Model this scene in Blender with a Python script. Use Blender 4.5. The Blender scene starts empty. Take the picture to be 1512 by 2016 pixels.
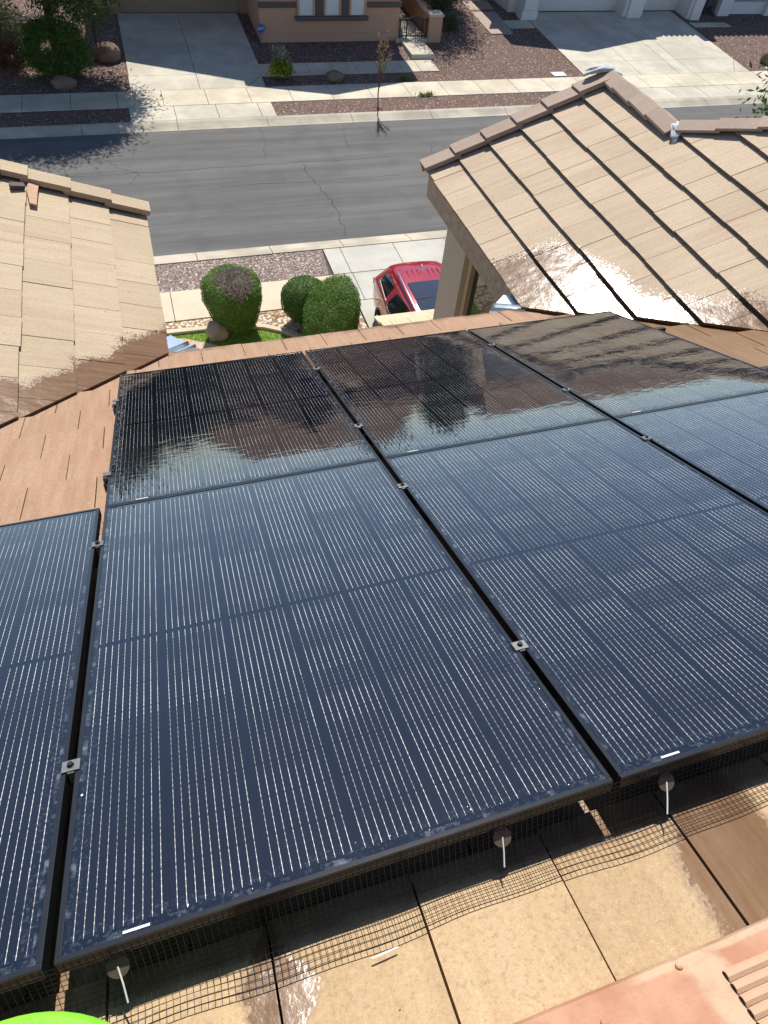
import bpy, bmesh, math, random
import numpy as np
from mathutils import Vector, Matrix
random.seed(7); rng = np.random.default_rng(7)
C = bpy.context.scene.collection
S = bpy.context.scene
R = math.radians

# ------------------------------------------------------------------ camera, sky, sun, exposure
cam_d = bpy.data.cameras.new("camera"); cam = bpy.data.objects.new("camera", cam_d); C.objects.link(cam)
S.camera = cam
RW = (((0.9528030,-0.2936038,0.0772221),(-0.1874455,-0.7690295,-0.6111120),(0.2388109,0.5677944,-0.7877683)))
cx, cy, cz = Vector(RW[0]), -Vector(RW[1]), -Vector(RW[2])
m = Matrix((cx, cy, cz)).transposed().to_4x4(); m.translation = Vector((0.429036,-0.210784,1.437488)); cam.matrix_world = m
cam_d.sensor_fit = 'VERTICAL'; cam_d.sensor_height = 36.0; cam_d.lens = 36.0*1285.902/2016.0
cam_d.clip_start = 0.02; cam_d.clip_end = 3000
SUN_EL, SUN_AZ = R(52.5), R(14.0)
sun_dir = Vector((math.sin(SUN_AZ)*math.cos(SUN_EL), math.cos(SUN_AZ)*math.cos(SUN_EL), math.sin(SUN_EL)))
w = bpy.data.worlds.new("World"); S.world = w; w.use_nodes = True
nt = w.node_tree; bg = nt.nodes['Background']
sky = nt.nodes.new('ShaderNodeTexSky'); sky.sky_type = 'NISHITA'; sky.sun_disc = False
sky.sun_elevation = SUN_EL; sky.sun_rotation = SUN_AZ; sky.altitude = 700; sky.air_density = 0.65; sky.dust_density = 0.25; sky.ozone_density = 1.3
nt.links.new(sky.outputs[0], bg.inputs[0]); bg.inputs[1].default_value = 0.15
sd = bpy.data.lights.new("sun", 'SUN'); sd.energy = 5.0; sd.angle = R(0.53); sd.color = (1.0, 0.955, 0.88)
so = bpy.data.objects.new("sun", sd); C.objects.link(so); so.rotation_euler = sun_dir.to_track_quat('Z', 'Y').to_euler()
so.location = (0, 0, 30)
S.view_settings.view_transform = 'Standard'; S.view_settings.look = 'None'
S.view_settings.exposure = 0.25; S.view_settings.gamma = 1.0

# ------------------------------------------------------------------ constants of the place
TH = math.atan(5/12); SN, CS = math.sin(TH), math.cos(TH)
def PF(u, v, n=0.0):                     # main-slope frame: u across, v down the slope, n above the glass -> world
    return Vector((u, CS*v+SN*n, -SN*v+CS*n))
PROT = (-TH, 0, 0)
PW, PL, GAP = 1.134, 1.722, 0.0205       # panel width, length, gap
TOFF = -0.16                             # tile surface below the glass
ZS, ZW = -8.5, -8.38                     # street, sidewalk
def gz(Y): return -8.405 + max(0.0, min(Y-27.05, 7.2))*0.052     # rising front yards across the street

# ------------------------------------------------------------------ small mesh helpers
class MB:
    def __init__(s): s.v = []; s.f = []
    def add(s, vs, fs):
        o = len(s.v); s.v += [tuple(p) for p in vs]; s.f += [tuple(i+o for i in f) for f in fs]
    def box(s, x0, x1, y0, y1, z0, z1):
        s.add([(x0,y0,z0),(x1,y0,z0),(x1,y1,z0),(x0,y1,z0),(x0,y0,z1),(x1,y0,z1),(x1,y1,z1),(x0,y1,z1)],
              [(0,3,2,1),(4,5,6,7),(0,1,5,4),(1,2,6,5),(2,3,7,6),(3,0,4,7)])
    def hexa(s, b, t):                   # four bottom points, four top points (counter-clockwise from above)
        s.add(list(b)+list(t), [(3,2,1,0),(4,5,6,7),(0,1,5,4),(1,2,6,5),(2,3,7,6),(3,0,4,7)])
    def prism(s, bot, top):
        n = len(bot)
        s.add(list(bot)+list(top), [tuple(range(n-1,-1,-1)), tuple(range(n, 2*n))]+[(i,(i+1)%n,n+(i+1)%n,n+i) for i in range(n)])
    def tube(s, pts, rad, k=6, cap=True):
        pts = [Vector(p) for p in pts]; n = len(pts)
        if not hasattr(rad, '__len__'): rad = [rad]*n
        vs = []; ref = None
        for i, p in enumerate(pts):
            d = (pts[min(i+1,n-1)]-pts[max(i-1,0)])
            if d.length < 1e-9: d = Vector((0,0,1))
            d.normalize()
            if ref is None: ref = Vector((0,0,1)) if abs(d.z) < .9 else Vector((1,0,0))
            a = d.cross(ref)
            if a.length < 1e-6: a = d.orthogonal()
            a.normalize(); b = a.cross(d).normalized(); ref = b
            for j in range(k):
                t = 2*math.pi*j/k; vs.append(p+(a*math.cos(t)+b*math.sin(t))*rad[i])
        fs = [(i*k+j, i*k+(j+1)%k, (i+1)*k+(j+1)%k, (i+1)*k+j) for i in range(n-1) for j in range(k)]
        if cap: fs += [tuple(range(k-1,-1,-1)), tuple((n-1)*k+j for j in range(k))]
        s.add(vs, fs)
    def lathe(s, prof, center=(0,0,0), k=24, M=None):
        vs = []; c = Vector(center)
        for r, z in prof:
            for j in range(k):
                t = 2*math.pi*j/k; p = Vector((r*math.cos(t), r*math.sin(t), z))
                vs.append(c+(M@p if M else p))
        n = len(prof)
        fs = [(i*k+j, i*k+(j+1)%k, (i+1)*k+(j+1)%k, (i+1)*k+j) for i in range(n-1) for j in range(k)]
        fs += [tuple(range(k-1,-1,-1)), tuple((n-1)*k+j for j in range(k))]
        s.add(vs, fs)
    def build(s, name, mat, parent=None, smooth=False, fix=True):
        me = bpy.data.meshes.new(name); me.from_pydata(s.v, [], s.f); me.update()
        if fix:
            bm = bmesh.new(); bm.from_mesh(me); bmesh.ops.recalc_face_normals(bm, faces=bm.faces); bm.to_mesh(me); bm.free()
        if smooth:
            me.polygons.foreach_set('use_smooth', [True]*len(me.polygons))
        me.materials.append(mat)
        o = bpy.data.objects.new(name, me); C.objects.link(o)
        if parent: o.parent = parent
        return o
def tag(o, label=None, cat=None, group=None, kind=None):
    if label: o['label'] = label
    if cat: o['category'] = cat
    if group: o['group'] = group
    if kind: o['kind'] = kind
    return o
def empty(name, loc=(0,0,0), rot=(0,0,0)):
    o = bpy.data.objects.new(name, None); C.objects.link(o); o.location = loc; o.rotation_euler = rot
    o.empty_display_size = .1
    return o
def copy_tree(o, parent=None):
    c = o.copy(); C.objects.link(c); c.parent = parent
    for ch in [x for x in bpy.data.objects if x.parent == o]: copy_tree(ch, c)
    return c
def clip(poly, planes):                  # planes (a,b,c): keep a*u+b*v <= c
    for a, b, c in planes:
        out = []
        for i in range(len(poly)):
            p, q = poly[i], poly[(i+1) % len(poly)]
            dp, dq = a*p[0]+b*p[1]-c, a*q[0]+b*q[1]-c
            if dp <= 0: out.append(p)
            if dp*dq < 0:
                t = dp/(dp-dq); out.append((p[0]+t*(q[0]-p[0]), p[1]+t*(q[1]-p[1])))
        poly = out
        if len(poly) < 3: return []
    return poly

# ------------------------------------------------------------------ material helpers
class X:                                 # tiny expression builder over shader math nodes
    nt = None
    def __init__(s, o): s.o = o
    @staticmethod
    def m(op, *a, clamp=False):
        n = X.nt.nodes.new('ShaderNodeMath'); n.operation = op; n.use_clamp = clamp
        for i, q in enumerate(a):
            if isinstance(q, X): X.nt.links.new(q.o, n.inputs[i])
            else: n.inputs[i].default_value = q
        return X(n.outputs[0])
    def __add__(s, b): return X.m('ADD', s, b)
    __radd__ = __add__
    def __sub__(s, b): return X.m('SUBTRACT', s, b)
    def __rsub__(s, b): return X.m('SUBTRACT', b, s)
    def __mul__(s, b): return X.m('MULTIPLY', s, b)
    __rmul__ = __mul__
    def __truediv__(s, b): return X.m('DIVIDE', s, b)
    def lt(s, b): return X.m('LESS_THAN', s, b)
    def gt(s, b): return X.m('GREATER_THAN', s, b)
    def abs(s): return X.m('ABSOLUTE', s)
    def fract(s): return X.m('FRACT', s)
    def floor(s): return X.m('FLOOR', s)
    def max(s, b): return X.m('MAXIMUM', s, b)
    def min(s, b): return X.m('MINIMUM', s, b)
    def clamp(s): return X.m('ADD', s, 0.0, clamp=True)
    def step(s, a, b):                   # smooth 0..1 from a to b
        n = X.nt.nodes.new('ShaderNodeMapRange'); n.interpolation_type = 'SMOOTHSTEP'
        X.nt.links.new(s.o, n.inputs[0]); n.inputs[1].default_value = a; n.inputs[2].default_value = b
        return X(n.outputs[0])
class Mat:
    def __init__(s, name, rough=0.8, spec=0.3, metal=0.0, col=(0.5,0.5,0.5)):
        s.m = bpy.data.materials.new(name); s.m.use_nodes = True; s.nt = s.m.node_tree; X.nt = s.nt
        s.b = s.nt.nodes['Principled BSDF']
        s.b.inputs['Roughness'].default_value = rough; s.b.inputs['Specular IOR Level'].default_value = spec
        s.b.inputs['Metallic'].default_value = metal; s.b.inputs['Base Color'].default_value = (*col, 1)
        s.geo = s.nt.nodes.new('ShaderNodeNewGeometry'); s.tc = s.nt.nodes.new('ShaderNodeTexCoord')
        s.pos = s.geo.outputs['Position']; s.obj = s.tc.outputs['Object']
        s.bump_last = None
    def use(s): X.nt = s.nt; return s
    def xyz(s, vec):
        n = s.nt.nodes.new('ShaderNodeSeparateXYZ'); s.nt.links.new(vec, n.inputs[0]); return [X(o) for o in n.outputs]
    def vec(s, x, y, z):
        n = s.nt.nodes.new('ShaderNodeCombineXYZ')
        for i, q in enumerate((x,y,z)):
            if isinstance(q, X): s.nt.links.new(q.o, n.inputs[i])
            else: n.inputs[i].default_value = q
        return n.outputs[0]
    def scale(s, vec, sc):
        n = s.nt.nodes.new('ShaderNodeVectorMath'); n.operation = 'MULTIPLY'; s.nt.links.new(vec, n.inputs[0]); n.inputs[1].default_value = sc
        return n.outputs[0]
    def noise(s, vec, scale, detail=3, rough=.55, dist=0.0):
        n = s.nt.nodes.new('ShaderNodeTexNoise'); s.nt.links.new(vec, n.inputs['Vector'])
        n.inputs['Scale'].default_value = scale; n.inputs['Detail'].default_value = detail; n.inputs['Roughness'].default_value = rough
        n.inputs['Distortion'].default_value = dist
        return X(n.outputs['Fac'])
    def voro(s, vec, scale, feat='F1', out='Distance'):
        n = s.nt.nodes.new('ShaderNodeTexVoronoi'); n.feature = feat; s.nt.links.new(vec, n.inputs['Vector']); n.inputs['Scale'].default_value = scale
        return n.outputs[out]
    def ramp(s, f, stops, const=False):
        n = s.nt.nodes.new('ShaderNodeValToRGB'); s.nt.links.new(f.o if isinstance(f, X) else f, n.inputs[0])
        el = n.color_ramp.elements
        if const: n.color_ramp.interpolation = 'CONSTANT'
        while len(el) < len(stops): el.new(0.5)
        for e, (p, c) in zip(el, stops): e.position = p; e.color = (*c, 1)
        return n.outputs[0]
    def mix(s, f, a, b, mode='MIX'):
        n = s.nt.nodes.new('ShaderNodeMix'); n.data_type = 'RGBA'; n.blend_type = mode
        if isinstance(f, X): s.nt.links.new(f.o, n.inputs[0])
        else: n.inputs[0].default_value = f
        for i, q in ((6,a),(7,b)):
            if isinstance(q, tuple): n.inputs[i].default_value = (*q, 1)
            else: s.nt.links.new(q, n.inputs[i])
        return n.outputs[2]
    def color(s, o):
        if isinstance(o, tuple): s.b.inputs['Base Color'].default_value = (*o, 1)
        else: s.nt.links.new(o, s.b.inputs['Base Color'])
    def set(s, name, x): s.nt.links.new(x.o if isinstance(x, X) else x, s.b.inputs[name])
    def bump(s, h, strength=.3, dist=.01):
        n = s.nt.nodes.new('ShaderNodeBump'); n.inputs['Strength'].default_value = strength; n.inputs['Distance'].default_value = dist
        s.nt.links.new(h.o if isinstance(h, X) else h, n.inputs['Height'])
        if s.bump_last: s.nt.links.new(s.bump_last, n.inputs['Normal'])
        s.bump_last = n.outputs[0]; s.nt.links.new(n.outputs[0], s.b.inputs['Normal'])

def plain(name, col, rough=.7, spec=.3, metal=0., var=.15, vs=8., bump=0., bs=120.):
    M = Mat(name, rough, spec, metal)
    n = M.noise(M.pos, vs, 4)
    M.color(M.mix(n, tuple(c*(1-var) for c in col), tuple(min(1,c*(1+var)) for c in col)))
    if bump: M.bump(M.noise(M.pos, bs, 2), bump, .004)
    return M.m

def concrete(name, col, stain=.25):
    M = Mat(name, .85, .2)
    n = M.noise(M.pos, .9, 5, .6); n2 = M.noise(M.pos, 14, 4, .7); n3 = M.noise(M.pos, 90, 2)
    c = M.mix(n.step(.35,.7), tuple(k*(1-stain) for k in col), col)
    c = M.mix((n2.step(.55,.75))*.35, c, tuple(k*.72 for k in col))
    c = M.mix((n3.step(.62,.7))*.25, c, tuple(k*.5 for k in col))
    M.color(c); M.bump(n3, .15, .004)
    return M.m

def gravel(name, cols, scale=26., light=.06):
    M = Mat(name, .9, .15)
    wp = M.noise(M.pos, 60, 2)
    v = M.nt.nodes.new('ShaderNodeTexVoronoi'); M.nt.links.new(M.pos, v.inputs['Vector']); v.inputs['Scale'].default_value = scale
    x, y, z = M.xyz(v.outputs['Color'])
    st = [(i/len(cols), c) for i, c in enumerate(cols)]
    c = M.ramp(x, st, True)
    big = M.noise(M.pos, 1.3, 3)
    c = M.mix(big.step(.3,.7)*.3, c, tuple(k*1.0 for k in cols[len(cols)//2]))
    d = X(v.outputs['Distance'])
    c = M.mix((d*scale*.0+d).step(.45,.75)*.75, c, tuple(k*.35 for k in cols[0]))
    c = M.mix(y.gt(1-light), c, (.62,.56,.5))
    M.color(c); M.bump(1.0-d, .9, .022)
    return M.m

def tile_mat(name, dry_a, dry_b, wet=None, red=None, axis='u', wetbump=.06, wetvar=.05, butt_shade=None):
    """flat concrete roof tile: streaked along the slope, granular; wet = function(M)->mask of wetness, on the main tiles also of painted shade"""
    M = Mat(name, .86, .25)
    x, y, z = M.xyz(M.pos)
    if axis == 'x': st = M.vec(x*1.2, y*16.0, z*1.2)       # slope runs along x
    else: st = M.vec(x*16.0, y*1.2, z*1.2)
    streak = M.noise(st, 1.6, 5, .65); big = M.noise(M.pos, 1.4, 3)
    gran = M.noise(M.pos, 150, 2, .7); fine = M.noise(M.pos, 420, 1)
    c = M.mix(streak.step(.3,.72), tuple(.5*p+.5*q for p,q in zip(dry_a,dry_b)), dry_b)
    c = M.mix(big.step(.4,.75)*.35, c, tuple(k*.82 for k in dry_a))
    if red is not None:
        rm = red(M); c = M.mix(rm, c, M.mix(streak.step(.35,.65), (.30,.165,.11), (.36,.22,.148)))
    c = M.mix(gran.step(.52,.72)*.30, c, tuple(k*.52 for k in dry_a))
    c = M.mix(fine.step(.60,.74)*.45, c, tuple(min(.9,k*1.55) for k in dry_b))
    # random per-tile tone
    isl = X(M.geo.outputs['Random Per Island'])
    c = M.mix(isl.step(.2,1.0)*.22, c, tuple(k*.78 for k in dry_a))
    wid = M.noise(M.vec(x*(.7 if axis == 'x' else 7.0), y*(7.0 if axis == 'x' else .7), z*.7), 1.0, 3, .6)
    c = M.mix(wid.step(.54,.74)*.38, c, (.40,.255,.175))
    g2 = M.noise(M.pos, 85, 3, .75)
    c = M.mix(g2.step(.50,.68)*.42, c, tuple(k*.62 for k in dry_a)); c = M.mix((1.0-g2).step(.56,.72)*.30, c, tuple(min(.85,k*1.30) for k in dry_b))
    spots = M.noise(M.pos, 34, 1)
    c = M.mix(spots.gt(.80), c, tuple(k*.4 for k in dry_a))
    wm = wet(M) if wet is not None else None
    M.bump(gran*(1.0-wm) if wm is not None else gran, .25, .004)
    if wet is not None:
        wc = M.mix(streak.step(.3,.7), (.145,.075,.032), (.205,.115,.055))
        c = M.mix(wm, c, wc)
        wv = M.noise(M.pos, 9, 3, .6)
        M.set('Roughness', .86-wm*(.695-wv.step(.35,.65)*wetvar))
        M.set('Specular IOR Level', .25+wm*.15)
        M.bump(M.noise(M.pos, 62, 3, .6)*wm, wetbump, .009)
        M.bump(M.noise(M.pos, 8, 2, .5)*wm, .11, .03)
    if butt_shade is not None:
        nx, ny, nz = M.xyz(M.geo.outputs['True Normal']); q_ = (nx if butt_shade[0] == 'x' else ny)*butt_shade[1]
        c = M.mix((q_-.70).step(0,.1)*.85, c, (.085,.062,.05))  # shade of the course steps painted onto the downslope butt faces
    M.color(c)
    return M.m

# ------------------------------------------------------------------ materials
asphalt = None
M = Mat('asphalt', .88, .25)
x, y, z = M.xyz(M.pos)
st = M.noise(M.vec(x*.10, y*1.6, 0.0), 1.0, 6, .65); n2 = M.noise(M.pos, 1.2, 4); g = M.noise(M.pos, 60, 2, .8)
c = M.mix(st.step(.33,.66), (.100,.098,.094), (.150,.146,.138))
c = M.mix(n2.step(.45,.75)*.45, c, (.080,.079,.078))
c = M.mix(g.step(.5,.7)*.35, c, (.21,.205,.2))
lane = M.noise(M.vec(x*.35, y*9.0, 0.0), 1.0, 4, .7)
c = M.mix(lane.step(.58,.72)*.22, c, (.20,.20,.195))
M.color(c); M.bump(g, .3, .006); asphalt = M.m
crack_m = plain('crack_filler', (.03,.03,.032), .95)
conc_far = concrete('sidewalk_concrete', (.66,.585,.45))
conc_warm = concrete('near_sidewalk_concrete', (.66,.555,.41), .12)
conc_drive = concrete('driveway_concrete', (.61,.56,.45))
conc_near = concrete('near_driveway_concrete', (.55,.53,.46), .18)
conc_curb = concrete('curb_concrete', (.56,.50,.39), .3)
joint_m = plain('joint_dirt', (.10,.085,.07), .95)
gravel_far = gravel('purple_gravel', [(.125,.078,.062),(.19,.122,.098),(.245,.165,.135),(.155,.10,.082),(.29,.205,.17)], 26, .018)
gravel_near = gravel('pink_gravel', [(.17,.125,.105),(.29,.22,.185),(.37,.29,.245),(.23,.165,.14),(.42,.35,.30)], 26, .06)
gravel_bed = gravel('river_pebbles', [(.30,.17,.08),(.55,.42,.28),(.64,.53,.40),(.40,.22,.10),(.68,.60,.49)], 15, .08)
soil_m = plain('soil', (.25,.19,.14), .95, vs=.5, var=.3)
lawn_m = plain('lawn', (.15,.25,.03), .85, vs=10, var=.4, bump=.5)
blade_m = plain('grass_blade', (.22,.36,.04), .6, vs=14, var=.4)

def wet_right(M):
    x, y, z = M.xyz(M.pos)
    p = x-y; wd = (1.12-((p+.75).abs())*.62).max(.40)
    n = M.noise(M.pos, 2.2, 3)-.5; hf = M.noise(M.pos, 46, 3, .7)-.5
    d = wd-(x+y-7.12)+n*.55
    return (d+hf*.95).step(-.02,.10).max(0.0)
def wet_left(M):
    x, y, z = M.xyz(M.pos)
    n = M.noise(M.pos, 2.6, 3)-.5; hf = M.noise(M.pos, 60, 3, .7)-.5
    d = .44-(y-x-3.52)+n*.60
    return (d+hf*.42).step(-.02,.07)
def wet_shade_main(M):
    x, y, z = M.xyz(M.pos)
    n = M.noise(M.pos, 5.0, 4)-.5; hf = M.noise(M.pos, 90, 2)-.5
    q = (x-.36).abs()*1.2+((y+.15).abs())*.55
    a = (.105-q+n*.16+hf*.05).step(0,.03)
    a2 = (.15-((x-1.36)+(y+.2)*-.35).abs()*1.0-((y+.22).abs())*.28+n*.17+hf*.06).step(0,.05)*.95
    # eave area is damp
    b = (y-3.86+n*.30+hf*.12).step(0,.06)*.75
    e = (x-3.25+n*.9+hf*.4).step(.0,.1)*(y.gt(1.8))*.8
    under = ((y+.10+n*.07+hf*.02).step(.0,.03)*y.lt(.6))*(.55+n).clamp()*1.3  # shade behind the panels' near edge, painted in through the wet mask
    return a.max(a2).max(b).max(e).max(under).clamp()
def red_main(M):
    x, y, z = M.xyz(M.pos)
    n = M.noise(M.pos, 3, 4)-.5
    return ((y*.9-.3+n*.5-x*.75).step(.0,.7)*.85).max((y-3.4).step(0,.3)*.55)
tile_main = tile_mat('main_roof_tile', (.41,.27,.145), (.55,.40,.235), wet_shade_main, red_main, 'u')
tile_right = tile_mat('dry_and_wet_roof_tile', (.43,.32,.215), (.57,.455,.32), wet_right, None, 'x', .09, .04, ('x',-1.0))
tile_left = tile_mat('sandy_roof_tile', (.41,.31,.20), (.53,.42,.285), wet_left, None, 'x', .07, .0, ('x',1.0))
tile_cap = tile_mat('cap_tile', (.31,.235,.18), (.42,.325,.25), None, None, 'x')
deck_m = plain('roof_underlay', (.035,.028,.024), .95)
mortar_m = plain('mortar', (.52,.53,.52), .9, var=.35, vs=25, bump=.6, bs=60)
red_patch = plain('broken_tile', (.50,.32,.205), .9, var=.25, vs=20)
pipe_m = plain('vent_pipe_brown', (.10,.075,.06), .7)
stucco_own = plain('beige_stucco', (.52,.45,.34), .95, .15, var=.14, vs=30, bump=.9, bs=70)
stucco_tan = plain('tan_stucco', (.50,.31,.20), .95, .15, var=.06, vs=3, bump=.3, bs=40)
stucco_beige = plain('garage_stucco', (.33,.25,.17), .95, .15, var=.06, vs=3, bump=.3, bs=40)
stucco_white = plain('white_stucco', (.66,.64,.60), .95, .15, var=.05, vs=3, bump=.3, bs=40)
trim_dark = plain('dark_trim', (.11,.095,.08), .85)
door_tan = plain('tan_garage_door', (.30,.235,.165), .6)
door_white = plain('white_garage_door', (.62,.60,.55), .6)
wood_fascia = plain('weathered_fascia', (.40,.32,.23), .9, var=.45, vs=16, bump=.4, bs=50)
far_tile = plain('terracotta_roof', (.34,.22,.15), .9, var=.3, vs=6)
iron_m = plain('black_iron', (.025,.02,.018), .55, .4)
galv_m = plain('galvanised_metal', (.62,.68,.70), .28, .5, .75, var=.2, vs=12)
alu_m = plain('aluminium', (.19,.19,.18), .42, .5, .6, var=.3, vs=90)
dark_alu = plain('dark_rail', (.03,.03,.032), .5, .4, .3)
white_rod = plain('pale_rod', (.70,.74,.68), .4)
disc_m = plain('brown_washer', (.115,.08,.055), .7, var=.3, vs=60)
wire_m = plain('rusty_black_wire', (.016,.013,.011), .42, .5, .3, var=.3, vs=200)
lime_m = plain('lime_plastic', (.19,.58,.02), .6, .4, var=.28, vs=22, bump=.3, bs=160)
rock_m = plain('granite_boulder', (.32,.25,.19), .9, var=.35, vs=5, bump=.7, bs=25)
rock_dark = plain('dark_boulder', (.20,.14,.10), .9, var=.4, vs=6, bump=.7, bs=25)
bark_m = plain('bark', (.12,.085,.06), .95, var=.4, vs=18)
twig_m = plain('dead_twig', (.36,.29,.25), .95, var=.35, vs=20)
glass_dark = Mat('window_glass', .03, .8, 0, (.02,.025,.025)).m
paper_m = plain('white_strip', (.72,.72,.70), .5)
vent_m = None
M = Mat('dusty_terracotta_paint', .75, .3)
n = M.noise(M.pos, 9, 4); h = M.noise(M.pos, 130, 2); x, y, z = M.xyz(M.pos)
vv = CS*y-SN*z; nz_ = M.noise(M.pos, 14, 4)-.5
dm = ((.055-((x-1.135-(vv+.36)*-.10).abs())+nz_*.06).step(0,.03)).max((.014-((vv+.298).abs())+nz_*.012).step(0,.008)*(x-.95+nz_*.1).step(0,.08))
cc = M.mix(n.step(.35,.65), (.40,.19,.11), (.48,.26,.16)); cc = M.mix(dm*.85, cc, (.55,.37,.24)); cc = M.mix((M.noise(M.pos, 60, 3)).step(.55,.7)*.3, cc, (.34,.19,.12))
cc = M.mix(M.noise(M.pos, 5, 5, .7).step(.5,.72)*.55, cc, (.30,.17,.11)); M.color(cc); M.bump(h, .5, .004); M.bump(M.noise(M.pos, 16, 3), .25, .01); vent_m = M.m
M = Mat('vent_dust', .9, .2)
h = M.noise(M.pos, 160, 2); M.color(M.mix(M.noise(M.pos, 22, 4), (.46,.29,.18), (.56,.385,.255))); M.bump(h, .2, .003); dust_m = M.m

def foliage(name, a, b, cc, trans=.25, sc=3.0):
    M = Mat(name, .6, .25)
    i = X(M.geo.outputs['Random Per Island']); n = M.noise(M.pos, sc, 3)
    c = M.mix(i, a, b); c = M.mix(n.step(.42,.7)*.7, c, cc); M.color(c)
    tb = M.nt.nodes.new('ShaderNodeBsdfTranslucent'); M.nt.links.new(c, tb.inputs[0])
    mx = M.nt.nodes.new('ShaderNodeMixShader'); mx.inputs[0].default_value = trans
    out = M.nt.nodes['Material Output']
    M.nt.links.new(M.b.outputs[0], mx.inputs[1]); M.nt.links.new(tb.outputs[0], mx.inputs[2]); M.nt.links.new(mx.outputs[0], out.inputs[0])
    return M.m
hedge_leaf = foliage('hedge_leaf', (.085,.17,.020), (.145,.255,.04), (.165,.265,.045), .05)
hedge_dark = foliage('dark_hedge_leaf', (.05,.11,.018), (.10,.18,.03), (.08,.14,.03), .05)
tree_leaf = foliage('tree_leaf', (.035,.06,.014), (.08,.12,.03), (.05,.08,.02))
grey_leaf = foliage('greyish_leaf', (.10,.13,.055), (.19,.22,.10), (.13,.16,.07))
yellow_leaf = foliage('yellow_green_leaf', (.16,.22,.02), (.42,.40,.03), (.10,.20,.03))
sage_leaf = foliage('sage_leaf', (.20,.25,.19), (.34,.40,.30), (.16,.22,.12))
dry_leaf = foliage('dry_leaf', (.30,.19,.08), (.50,.36,.17), (.22,.13,.06))
weed_leaf = foliage('weed_leaf', (.07,.13,.025), (.16,.24,.05), (.1,.16,.03))

# solar cell glass
def panel_glass():
    M = Mat('solar_glass', .008, .5); M.b.inputs['IOR'].default_value = 1.9; M.b.inputs['Specular Tint'].default_value = (1.0,.95,.88,1)
    x, y, z = M.xyz(M.obj); wx, wy, wz = M.xyz(M.pos)
    mx, my, cw, ch = .016, .030, .1840, .0917
    cx_ = (x-mx)/cw; fx = cx_.fract()*cw
    half = (y-PL/2).abs()                       # mirrored about the mid gap
    yy = (half-.007)/ch; fy = yy.fract()*ch
    inside = (x.gt(mx)*x.lt(PW-mx))*(half.lt(9*ch+.007)*half.gt(.007))
    cell = inside*(fx.lt(.1822))*(fy.lt(.0908))
    u = ((fx-.00460)/.0173); d = ((u.fract()-.5).abs())*.0173+(u.lt(0.0)+u.gt(10.0))*.1
    fleck = M.noise(M.vec(x*300.0, y*9.0, wx), 1.0, 2, .7)
    dots = ((y/.0152).fract()-.5).abs().lt(.14)
    cellr = M.noise(M.vec((x/cw).floor()*3.7, (y/ch).floor()*2.9, wx.floor()*5.1), 1.0, 1); glint = cellr.step(.36,.64)
    wline = .00017+dots*.00028+fleck.step(.45,.7)*.00018+glint*.00012
    far = (wy-1.55).step(.0,.45); wline = wline*(1.0-far*.38)
    bus = (inside*d.lt(wline))*(fx.lt(.1822))*fy.gt(.0012)*fy.lt(.0902)
    # thin dark parallel wires between the bright ones
    d2 = (((u*4.0).fract()-.5).abs()); fin = d2.lt(.06)*cell
    tone = M.noise(M.vec((x/cw).floor(), (yy).floor(), wx*.3), 3.1, 1)
    base = M.mix(tone, (.0025,.0030,.0060), (.005,.0058,.0105))
    base = M.mix(fin*.6, base, (.014,.019,.036))
    base = M.mix(1.0-cell, base, (.0015,.0030,.008))
    edge = (x.lt(.05)+x.gt(PW-.05)+y.lt(.05)).clamp()
    drops = M.noise(M.obj, 120, 2, .6)
    base = M.mix(edge*drops.step(.52,.70)*.35, base, (.05,.07,.11))
    lime = M.noise(M.obj, 16, 4, .7)
    base = M.mix((y.lt(.024)+x.lt(.022)+x.gt(PW-.020)).clamp()*lime.step(.50,.70)*.35, base, (.34,.38,.40))
    speck = M.noise(M.obj, 260, 1)
    dust = M.noise(M.obj, 7, 4)
    base = M.mix(speck.gt(.80)*dust.step(.4,.7)*.5, base, (.30,.30,.28))
    colv = M.noise(M.vec((x/cw).floor()*4.3+wx.floor()*1.7, 0.0, wy.floor()*2.3), 1.0, 0)
    col = M.mix(bus*((.22+fleck*.55)+glint*.5+colv*.2).clamp(), base, (.85,.83,.76))
    M.color(col)
    # water film ripples, strongest on the freshly rinsed lower row; droplets by the near edge
    rip = M.noise(M.vec(wx*8.0, wy*22.0, 0.0), 1.0, 2, .5, .8)
    rip2 = M.noise(M.vec(wx*30.0, wy*70.0, 0.0), 1.0, 3, .6)
    M.bump(rip*(far*.9+.03), .040, .010)
    M.bump(rip2*(far*.8+.04), .028, .0025)
    M.bump(drops.step(.55,.75)*edge, .35, .002)
    return M.m
glass_m = panel_glass()
frame_m = plain('black_anodised_frame', (.035,.037,.042), .2, .5, .5, var=.2, vs=30)
back_m = plain('panel_back', (.03,.03,.03), .6)

# ------------------------------------------------------------------ ground, street, sidewalks
def sheet(name, mat, pts, kind='structure', parent=None):
    mb = MB(); mb.add(pts, [tuple(range(len(pts)))]); o = mb.build(name, mat, parent, fix=False); 
    if kind: o['kind'] = kind
    return o
sheet('ground', soil_m, [(-900,-900,-8.75),(900,-900,-8.75),(900,900,-8.75),(-900,900,-8.75)])
sheet('street', asphalt, [(-120,16.50,ZS),(140,16.50,ZS),(140,24.02,ZS),(-120,24.02,ZS)])
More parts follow.
